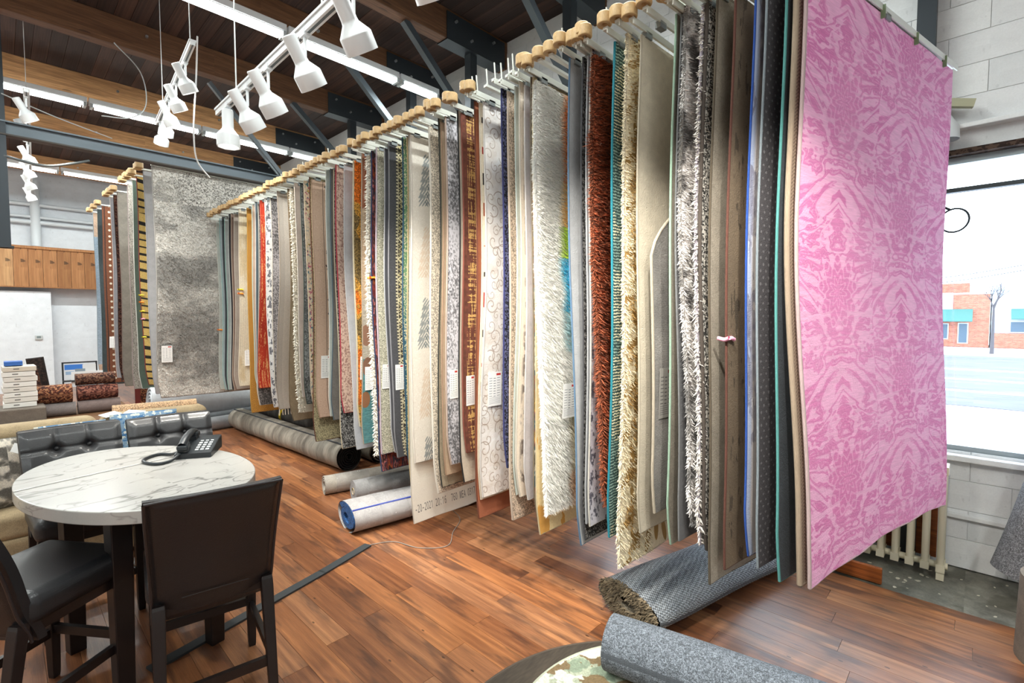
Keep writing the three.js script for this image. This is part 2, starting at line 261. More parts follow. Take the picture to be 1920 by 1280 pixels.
// ---------------------------------------------------------------- back wall: timber fascia, pipes, thermostat
{
  const f = thing('timber_fascia', 'knotty pine board fascia across the back wall', 'fascia', [0, 0, -15.6]);
  const r = rng(3), pine = tex(256, 256, 0.6, 1, (x, y) => { const g = fbm(x * 45, y * 2.5, 4), k = noise(x * 9 + 2, y * 7) > 0.88 ? 0.62 : 1; return mul(mixc([168, 122, 80], [208, 166, 118], g), k * (0.9 + 0.2 * noise(x * 300, y * 8))); });
  const pm = ['#ffffff', '#e6d2c2', '#d2bca8'].map((c) => mat(c, 0.7, { map: pine }));
  for (let x = -4.9; x < 4.3; x += 0.24) { const w = 0.235; const b = obj('board', bx(w, 0.86, 0.03, 0, 0, 0), pm[Math.floor(r() * 3)], f); b.position.set(x, 2.83, r() * 0.008); }
  obj('cap_board', [bx(9.3, 0.06, 0.14, -0.27, 3.29, -0.02)], pm[1], f); obj('bottom_board', [bx(9.3, 0.025, 0.1, -0.27, 2.395, -0.02)], pm[2], f);
  obj('shelf_top', [bx(9.3, 0.02, 0.36, -0.27, 3.25, -0.19), bx(9.3, 0.02, 0.36, -0.27, 2.42, -0.19)], pm[2], f);
  const pipe = mat('#dfe7ec', 0.5);
  const p = thing('wall_pipes', 'white painted pipe run along the upper back wall', 'pipe', [0, 0, -15.85]);
  for (const [y, rr] of [[4.02, 0.035], [3.9, 0.05], [4.3, 0.04]]) obj('pipe', [cyl(rr, rr, 4.6, 0, 0, 0, 12).rotateZ(Math.PI / 2).translate(2.1, y, 0)], pipe, p);
  obj('riser', [cyl(0.09, 0.09, 1.5, 0.66, 4.1, 0, 14)], pipe, p);
  const t = thing('thermostat', 'small grey thermostat on the white back wall', 'thermostat', [0.62, 1.24, -15.68]);
  obj('case', [rb(0.13, 0.1, 0.03, 0.008)], mat('#c6c9c8', 0.5), t); obj('display', [bx(0.07, 0.045, 0.004, 0, 0.01, 0.016)], mat('#7d8a8c', 0.3), t);
}
// ---------------------------------------------------------------- rug surfaces: textures cover 0.6 m x 3.2 m, y is height above the floor
const RW = 200, RH = 1100, rt = (f) => tex(RW, RH, 0.6, 3.2, f);
const shared = {
  plain: tex(256, 256, 0.3, 0.3, (x, y) => { const v = 232 + 26 * (noise(x * 900, y * 900) - 0.5) + 22 * (fbm(x * 30, y * 30) - 0.5); return [v, v, v]; }),
  linen: tex(256, 256, 0.24, 0.24, (x, y) => { const v = 205 + 34 * Math.sin(y * 1300) * (0.5 + noise(x * 60, y * 500)) * 0.5 + 60 * (noise(x * 1000, y * 300) - 0.5) + 30 * (fbm(x * 20, y * 20) - 0.5); return [v, v, v]; }),
  speckle: tex(256, 512, 0.4, 0.8, (x, y) => { const f = fbm(x * 170, y * 170, 3), v = 158 + 92 * sm(0.3, 0.7, f) + 50 * (noise(x * 420, y * 420) - 0.5); return [v, v * 0.98, v * 0.95]; }),
  speckdark: tex(256, 512, 0.4, 0.8, (x, y) => { const f = fbm(x * 150, y * 150, 3), v = lerp(52, 196, sm(0.42, 0.62, f)) + 40 * (noise(x * 400, y * 400) - 0.5); return [v, v * 0.98, v * 0.94]; }),
  knit: tex(128, 256, 0.2, 0.4, (x, y) => { const v = 150 + 70 * Math.abs(Math.sin(y * 230 + Math.sin(x * 160) * 1.4)) + 40 * (noise(x * 500, y * 500) - 0.5); return [v, v, v]; }),
};
const stripesY = (y, f) => Math.sin(y * f) * 0.5 + 0.5;
const made = {
  dots: () => rt((x, y) => { const s = 0.042, j = Math.floor(y / (s * 0.62)), px = ((x + (j % 2) * s / 2) % s) - s / 2, py = y % (s * 0.62) - s * 0.31, d = Math.hypot(px, py); let c = mul([70, 67, 70], 0.85 + 0.3 * ((Math.floor(x * 420) + Math.floor(y * 420)) % 2)); return d < 0.005 ? (d < 0.0026 ? [96, 94, 96] : [132, 130, 132]) : c; }),
  bluemark: () => rt((x, y) => { const f = fbm(x * 16, y * 5), e = fbm(x * 60 + 3, y * 30); let c = mixc([184, 196, 224], [214, 206, 202], sm(0.02, 0.05, x)); return f > 0.56 ? mixc(c, [124, 122, 140], 0.75 * e * 1.4) : c; }),
  taupemark: () => rt((x, y) => { let v = 205 + 40 * (noise(x * 500, y * 500) - 0.5) + 40 * (fbm(x * 12, y * 12) - 0.5); const m = fbm(x * 40, y * 12 + 5); if (x > 0.03 && m > 0.66) v *= 0.72; return [v, v * 0.97, v * 0.92]; }),
  cloud: () => rt((x, y) => { const f = fbm(x * 26, y * 26), v = 175 + 100 * (f - 0.4) + 40 * (noise(x * 300, y * 300) - 0.5); return [v, v * 0.98, v * 0.97]; }),
  silver: () => rt((x, y) => { const f = fbm(x * 18, y * 14 + 4), g = sm(0.36, 0.6, f), v = 118 + 112 * g + 50 * (noise(x * 420, y * 300) - 0.5); return [v, v * 0.98, v * 0.965]; }),
  ribgray: () => rt((x, y) => { const f = fbm(x * 9, y * 7), v = 128 + 34 * Math.sin(y * 1000) + 60 * (f - 0.5) + 30 * (noise(x * 200, y * 500) - 0.5); return [v * 1.02, v, v * 0.97]; }),
  ivory: () => canvasTex(256, 1300, 0.6, 3.2, (g, w, h) => {
    g.fillStyle = '#efe3c6'; g.fillRect(0, 0, w, h); const r = rng(4); for (let i = 0; i < 9000; i++) { g.fillStyle = r() > 0.5 ? 'rgba(255,248,228,.5)' : 'rgba(206,190,150,.4)'; g.fillRect(r() * w, r() * h, 2, 4); }
    g.fillStyle = '#a98850'; for (let y = 30; y < h; y += 92) { const x = 42 + 8 * Math.sin(y * 0.02); for (const s of [-1, 1]) { g.save(); g.translate(x, y + s * 18); g.rotate(s * 0.7 + 0.3); g.beginPath(); g.ellipse(s * 20, 0, 28, 9, 0, 0, 7); g.fill(); g.restore(); } g.fillRect(x - 2, y - 46, 5, 92); }
    for (let k = 0; k < 5; k++) { g.save(); g.translate(70 + 38 * k, h - 225 + (k % 2) * 16); g.rotate(0.6 - 0.3 * k); g.beginPath(); g.ellipse(0, 0, 10, 30, 0, 0, 7); g.fill(); g.restore(); } }),
  knitteal: () => rt((x, y) => { const row = Math.sin(y * 420 + 2.2 * noise(x * 70, y * 20)), n = noise(x * 180, y * 160); const b = fbm(x * 7, y * 6) > 0.52; return row * 0.5 + n > 0.62 ? (b ? [226, 220, 190] : [150, 178, 168]) : [44, 70, 70]; }),
  rust: () => rt((x, y) => mul([150, 72, 40], 0.7 + 0.6 * noise(x * 200, y * 200))),
  splash: () => rt((x, y) => { let v = 236 + 30 * (noise(x * 300, y * 200) - 0.5); return [v, v, v * 0.97]; }),
  cream: () => rt((x, y) => { let c = mul([250, 240, 214], 0.95 + 0.1 * noise(x * 300, y * 300)); const f = fbm(x * 14, y * 4 + 9); return f > 0.6 ? mixc(c, [226, 168, 80], 0.8) : c; }),
  multi: () => rt((x, y) => { const f = noise(x * 90, y * 60), g = fbm(x * 40, y * 9 + 3), p = [[58, 52, 50], [196, 160, 70], [150, 92, 88], [76, 108, 122], [214, 206, 190], [92, 84, 70]]; return mul(p[Math.floor(clamp(g * 1.6 - 0.3, 0, 0.99) * 6)], 0.75 + 0.5 * f); }),
  marks: () => rt((x, y) => { const f = fbm(x * 40, y * 22 + 6), m = sm(0.015, 0.05, x) * sm(0.5, 0.64, f); return mixc(mul([240, 226, 206], 0.95 + 0.1 * noise(x * 300, y * 300)), [112, 100, 92], m * 0.85); }),
  scroll: () => canvasTex(256, 1300, 0.6, 3.2, (g, w, h) => {
    g.fillStyle = '#ece6e0'; g.fillRect(0, 0, w, h); const r = rng(8); for (let i = 0; i < 700; i++) { const x = r() * w, y = r() * h, s = 6 + r() * 26; g.fillStyle = ['rgba(205,184,164,.16)', 'rgba(250,250,250,.3)', 'rgba(180,168,160,.12)'][Math.floor(r() * 3)]; g.beginPath(); g.ellipse(x, y, s, s * 0.8, r() * 3, 0, 7); g.fill(); }
    g.strokeStyle = 'rgba(150,128,110,.7)'; for (let y = 10; y < h; y += 27) for (let k = 0; k < 6; k++) { const x = 6 + k * 40 + 36 * r(), s = r() > 0.5 ? 1 : -1, size = 0.6 + 0.9 * r(), a0 = r() * 6; g.lineWidth = 1.5 + r(); g.beginPath(); for (let a = a0; a < a0 + 6 + 4 * r(); a += 0.25) { const q = 2 + (a - a0) * 2.1 * size; const X = x + s * q * Math.cos(a), Y = y + q * Math.sin(a); a > a0 ? g.lineTo(X, Y) : g.moveTo(X, Y); } g.stroke(); }
    for (let i = 0; i < 1500; i++) { g.fillStyle = 'rgba(246,242,238,.5)'; g.fillRect(r() * w, r() * h, 5 * r(), 5 * r()); } }),
  blotch: () => rt((x, y) => { const j = Math.floor(y / 0.19), t = (y % 0.19) / 0.19, k = h2(j, 4), on = x > 0.012 && t > 0.3 && t < 0.3 + 0.5 * h2(j, 7); const c = mul([240, 228, 206], 0.95 + 0.1 * noise(x * 300, y * 300)); return on ? (k > 0.5 ? [60, 54, 50] : k > 0.25 ? [172, 92, 60] : [176, 62, 52]) : c; }),
  crosshatch: () => rt((x, y) => { const a = noise(x * 14, y * 130), b = noise(x * 160, y * 12 + 5), g = a * 0.6 + b * 0.6, inn = sm(0.02, 0.05, x); return g > 0.62 && inn > 0.5 ? mul([206, 166, 100], 0.8 + 0.4 * noise(x * 300, y * 300)) : mixc([124, 70, 54], [92, 54, 40], noise(x * 60, y * 60)); }),
  mottle: () => rt((x, y) => { const f = fbm(x * 120, y * 90, 3), big = fbm(x * 8, y * 4 + 2), v = lerp(92, 214, sm(0.3, 0.68, f * 0.6 + big * 0.42)); return [v, v * 0.99, v * 1.02]; }),
  leaf: () => canvasTex(256, 1300, 0.6, 3.2, (g, w, h) => {
    g.fillStyle = '#dbd5ca'; g.fillRect(0, 0, w, h); const r = rng(12); for (let i = 0; i < 6000; i++) { g.fillStyle = r() > 0.5 ? 'rgba(244,240,232,.4)' : 'rgba(196,186,172,.3)'; g.fillRect(r() * w, r() * h, 3, 3); }
    for (let c = 0; c < 6; c++) { const y0 = 120 + c * 215, x0 = 74; g.fillStyle = c % 2 ? 'rgba(196,164,136,.38)' : 'rgba(96,106,112,.62)'; for (let k = 0; k < 6; k++) for (const s of [-1, 1]) { g.save(); g.translate(x0 - 10 * k * 0.4, y0 + k * 24); g.rotate(s * 0.9); for (let q = -2; q < 3; q++) { g.beginPath(); g.ellipse(s * (26 - Math.abs(q) * 3), q * 8, 22 - Math.abs(q) * 6, 2.6, 0, 0, 7); g.fill(); } g.restore(); } } }),
  stamp: () => canvasTex(1024, 1024, 1.5, 3.0, (g, w, h) => {
    g.fillStyle = '#dfdbcf'; g.fillRect(0, 0, w, h); const r = rng(14); for (let i = 0; i < 5000; i++) { g.fillStyle = r() > 0.5 ? 'rgba(240,238,228,.4)' : 'rgba(200,196,182,.3)'; g.fillRect(r() * w, r() * h, 3, 2); }
    g.save(); g.translate(14, h - 0.075 * h / 3.0); g.fillStyle = 'rgba(70,70,70,.85)'; g.font = '25px monospace'; g.scale(1, 1.15); g.fillText('-20-2021 20:16  760 MEA 0317', 0, 0); g.restore(); }),
  greenteal: () => rt((x, y) => { const f = noise(x * 170, y * 150), b = fbm(x * 5, y * 1.6 + 1), c = mixc([110, 148, 108], [40, 92, 112], sm(0.42, 0.58, b)); return f > 0.62 ? [206, 200, 170] : mul(c, 0.75 + 0.5 * noise(x * 300, y * 300)); }),
  zigzag: () => rt((x, y) => { const bg = mul([58, 52, 48], 0.85 + 0.3 * noise(x * 300, y * 300)); if (x < 0.06) return mul([74, 74, 78], 0.9 + 0.2 * noise(x * 200, y * 200)); if (x < 0.075) return (y * 40) % 1 > 0.45 ? [200, 190, 160] : bg; if (x < 0.081) return [206, 196, 168]; const p = (y % 0.16) / 0.16, z = Math.abs(p - 0.5) * 0.2; const d = Math.abs(x - 0.081 - z) , l = Math.abs((x - 0.084) - 0.03 * Math.abs(Math.sin(y * 80))); return d < 0.006 ? [226, 216, 180] : l < 0.006 || noise(x * 130, y * 130) > 0.72 ? [196, 184, 140] : bg; }),
  sage: () => rt((x, y) => { const f = Math.sin(y * 560 + noise(x * 60, y * 30) * 3), n = noise(x * 160, y * 240); return f * 0.4 + n > 0.72 ? [112, 112, 92] : mul([206, 202, 182], 0.85 + 0.3 * noise(x * 300, y * 300)); }),
  tealblob: () => rt((x, y) => { const base = y > 1.85 ? [188, 164, 138] : y > 1.35 ? [176, 168, 154] : mixc([70, 122, 128], [96, 140, 140], noise(x * 30, y * 200)); const c1 = Math.hypot((x - 0.05) * 1.6, y - 1.28), c2 = Math.hypot((x - 0.03) * 1.6, y - 1.0), c3 = Math.hypot((x - 0.04) * 1.4, y - 1.55); return c1 < 0.085 ? [128, 92, 74] : c2 < 0.07 ? [140, 96, 66] : c3 < 0.09 ? [140, 104, 84] : y > 2.6 ? [150, 96, 72] : mul(base, 0.88 + 0.24 * noise(x * 60, y * 260)); }),
  goldshag: () => rt((x, y) => { const b = fbm(x * 5, y * 3.2 + 7), c = b > 0.56 ? [214, 112, 30] : b > 0.44 ? [196, 146, 62] : [120, 100, 58]; return mul(c, 0.5 + 0.85 * noise(x * 160, y * 160)); }),
  beigefloral: () => rt((x, y) => { const f = fbm(x * 90, y * 80 + 2); return f > 0.58 ? [156, 122, 110] : mul([206, 178, 160], 0.88 + 0.24 * noise(x * 300, y * 300)); }),
  vine: () => canvasTex(256, 1300, 0.6, 3.2, (g, w, h) => {
    g.fillStyle = '#c9ab96'; g.fillRect(0, 0, w, h); const r = rng(23); for (let i = 0; i < 5000; i++) { g.fillStyle = r() > 0.5 ? 'rgba(226,200,180,.4)' : 'rgba(150,118,100,.28)'; g.fillRect(r() * w, r() * h, 3, 3); }
    g.strokeStyle = g.fillStyle = '#4a3a36'; g.lineWidth = 2; g.fillRect(44, 0, 2, h); g.beginPath(); for (let y = 0; y < h; y += 4) g.lineTo(72 + 12 * Math.sin(y * 0.07), y); g.stroke();
    for (let i = 0; i < 620; i++) { g.beginPath(); g.ellipse(50 + r() * 200, r() * h, 2 + r() * 4, 2 + r() * 2.5, r() * 3, 0, 7); g.fill(); } }),
  multifloral: () => rt((x, y) => { const f = fbm(x * 90, y * 60 + 3) - 0.02, g = noise(x * 30, y * 16); const c = mul([236, 220, 198], 0.94 + 0.12 * noise(x * 300, y * 300)); return f > 0.57 ? (g > 0.66 ? [96, 132, 150] : g > 0.42 ? [196, 110, 128] : g > 0.25 ? [90, 96, 90] : [206, 172, 92]) : c; }),
  damaskgray: () => rt((x, y) => { const a = Math.abs(((x * 34 + 100) % 2) - 1), b = Math.abs(((y * 22 + Math.floor(x * 17) * 0.5) % 2) - 1), k = (Math.abs(a + b - 1) * 9) % 1 > 0.5, v = (k && x > 0.05 ? 214 : 186) + 26 * (noise(x * 500, y * 500) - 0.5); return [v, v * 0.96, v * 0.91]; }),
  spots: () => rt((x, y) => { const f = fbm(x * 60, y * 34 + 8); return f > 0.59 ? mixc([88, 88, 98], [140, 138, 142], noise(x * 90, y * 90)) : mul([234, 232, 230], 0.95 + 0.1 * noise(x * 300, y * 300)); }),
  redgold: () => rt((x, y) => { const f = noise(x * 120, y * 7), g = noise(x * 400, y * 60); return f * 0.55 + g * 0.5 > 0.64 ? [222, 160, 104] : mixc([196, 66, 38], [168, 46, 28], noise(x * 30, y * 10)); }),
  goldzig: () => rt((x, y) => { const z = (y * 60 + Math.abs(((x * 60) % 2) - 1) * 1.2) % 1, n = noise(x * 300, y * 300); return z > 0.52 ? mul([214, 160, 70], 0.85 + 0.3 * n) : mul([128, 84, 34], 0.8 + 0.4 * n); }),
  ribcream: () => rt((x, y) => { const v = 0.86 + 0.1 * Math.sin(x * 420) + 0.14 * (noise(x * 300, y * 160) - 0.5), b = fbm(x * 6, y * 3); return mul(mixc([240, 230, 206], [214, 192, 150], sm(0.5, 0.66, b) * 0.7), v + 0.06); }),
  tiger: () => rt((x, y) => { const s = (y * 8.4 + 0.25 * Math.sin(y * 7) + x * 1.5) % 1, k = h2(Math.floor(y * 8.4), 3); return s > 0.62 + 0.2 * k ? [36, 34, 32] : mul([204, 174, 104], 0.88 + 0.24 * noise(x * 200, y * 200)); }),
  persian: () => rt((x, y) => { const f = fbm(x * 70, y * 70, 3); return f > 0.54 ? [190, 168, 150] : f < 0.42 ? [70, 44, 40] : [126, 74, 62]; }),
  browndots: () => rt((x, y) => { const c = mul([112, 68, 46], 0.85 + 0.3 * noise(x * 200, y * 200)), py = (y % 0.115) - 0.057, d = Math.hypot((x - 0.1) * 1.0, py); return d < 0.02 ? [206, 198, 180] : Math.abs(x - 0.03) < 0.008 || Math.abs(x - 0.19) < 0.01 ? [60, 40, 34] : c; }),
  bluegray: () => rt((x, y) => { const v = 0.88 + 0.24 * noise(x * 60, y * 240); const b = fbm(3, y * 2.2); return mul(b > 0.55 ? [212, 182, 158] : [164, 182, 198], v); }),
  distress: () => tex(512, 640, 2.6, 3.2, (x, y) => { const f = fbm(x * 2.0, y * 3.4 + 3, 5), s = fbm(x * 9, y * 42, 3), g = noise(x * 130, y * 130); let v = lerp(214, 158, sm(0.42, 0.66, f * 0.9 + s * 0.1)); v *= 0.86 + 0.28 * g; return [v, v * 0.985, v * 0.955]; }),
  pink: () => tex(840, 1340, 1.53, 2.44, damask),
};
// pink damask: mirrored half-drop ornament, raised deep pink on a paler ground
function damask(x, y) {
  const W = 0.64, Hh = 0.8, col = Math.floor(x / W), m = Math.abs(x / W - col - 0.5), v = y / Hh + (col % 2) * 0.5, a = v * Math.PI * 2, t = v - Math.floor(v) - 0.5;
  const wv = fbm(m * 7 + 1.3 * Math.sin(a), 2.2 * Math.cos(a) + m * 3 + 9, 3);
  const hh = fbm(m * 4.4 + 1.5 * Math.sin(a) + wv * 1.3, 2.1 * Math.cos(a) + m * 1.6 + 4 + wv, 3);
  const band = Math.sin(hh * 27 + m * 8), inner = Math.sin(hh * 27 * 4 + m * 32);
  const rad = Math.hypot(m * W, t * Hh + 0.03), ang = Math.atan2(m * W, t * Hh + 0.03), pet = 0.13 + 0.028 * Math.cos(ang * 9) + 0.03 * (wv - 0.5), vein = Math.sin(rad * 150 + 2.5 * Math.cos(ang * 9));
  let deep = sm(-0.1, 0.25, band) * 0.85; if (band > 0.2 && inner > 0.8) deep *= 0.35;
  if (rad < pet) deep = vein > 0.55 ? 0.25 : 0.8; else if (rad < pet + 0.014) deep = 0.1;
  const strie = noise(x * 26, y * 420), blot = fbm(x * 5, y * 5, 3);
  return mul(mixc([226, 166, 198], [202, 108, 160], deep * (0.55 + 0.6 * blot)), 0.93 + 0.11 * strie);
}
const lookOf = { plain: 'plain', linen: 'linen', speckle: 'speckle', speckdark: 'speckdark', knit: 'knit', slate: 'linen' }, mats = new Map(), texOf = {};
function rugMaterial(look, tint) {
  const k = look + tint; if (mats.has(k)) return mats.get(k);
  const map = lookOf[look] ? shared[lookOf[look]] : (texOf[look] ??= made[look]());
  const m = mat(tint, 0.95, { map, bumpMap: bumpNoise, bumpScale: 0.003 }); mats.set(k, m); return m;
}
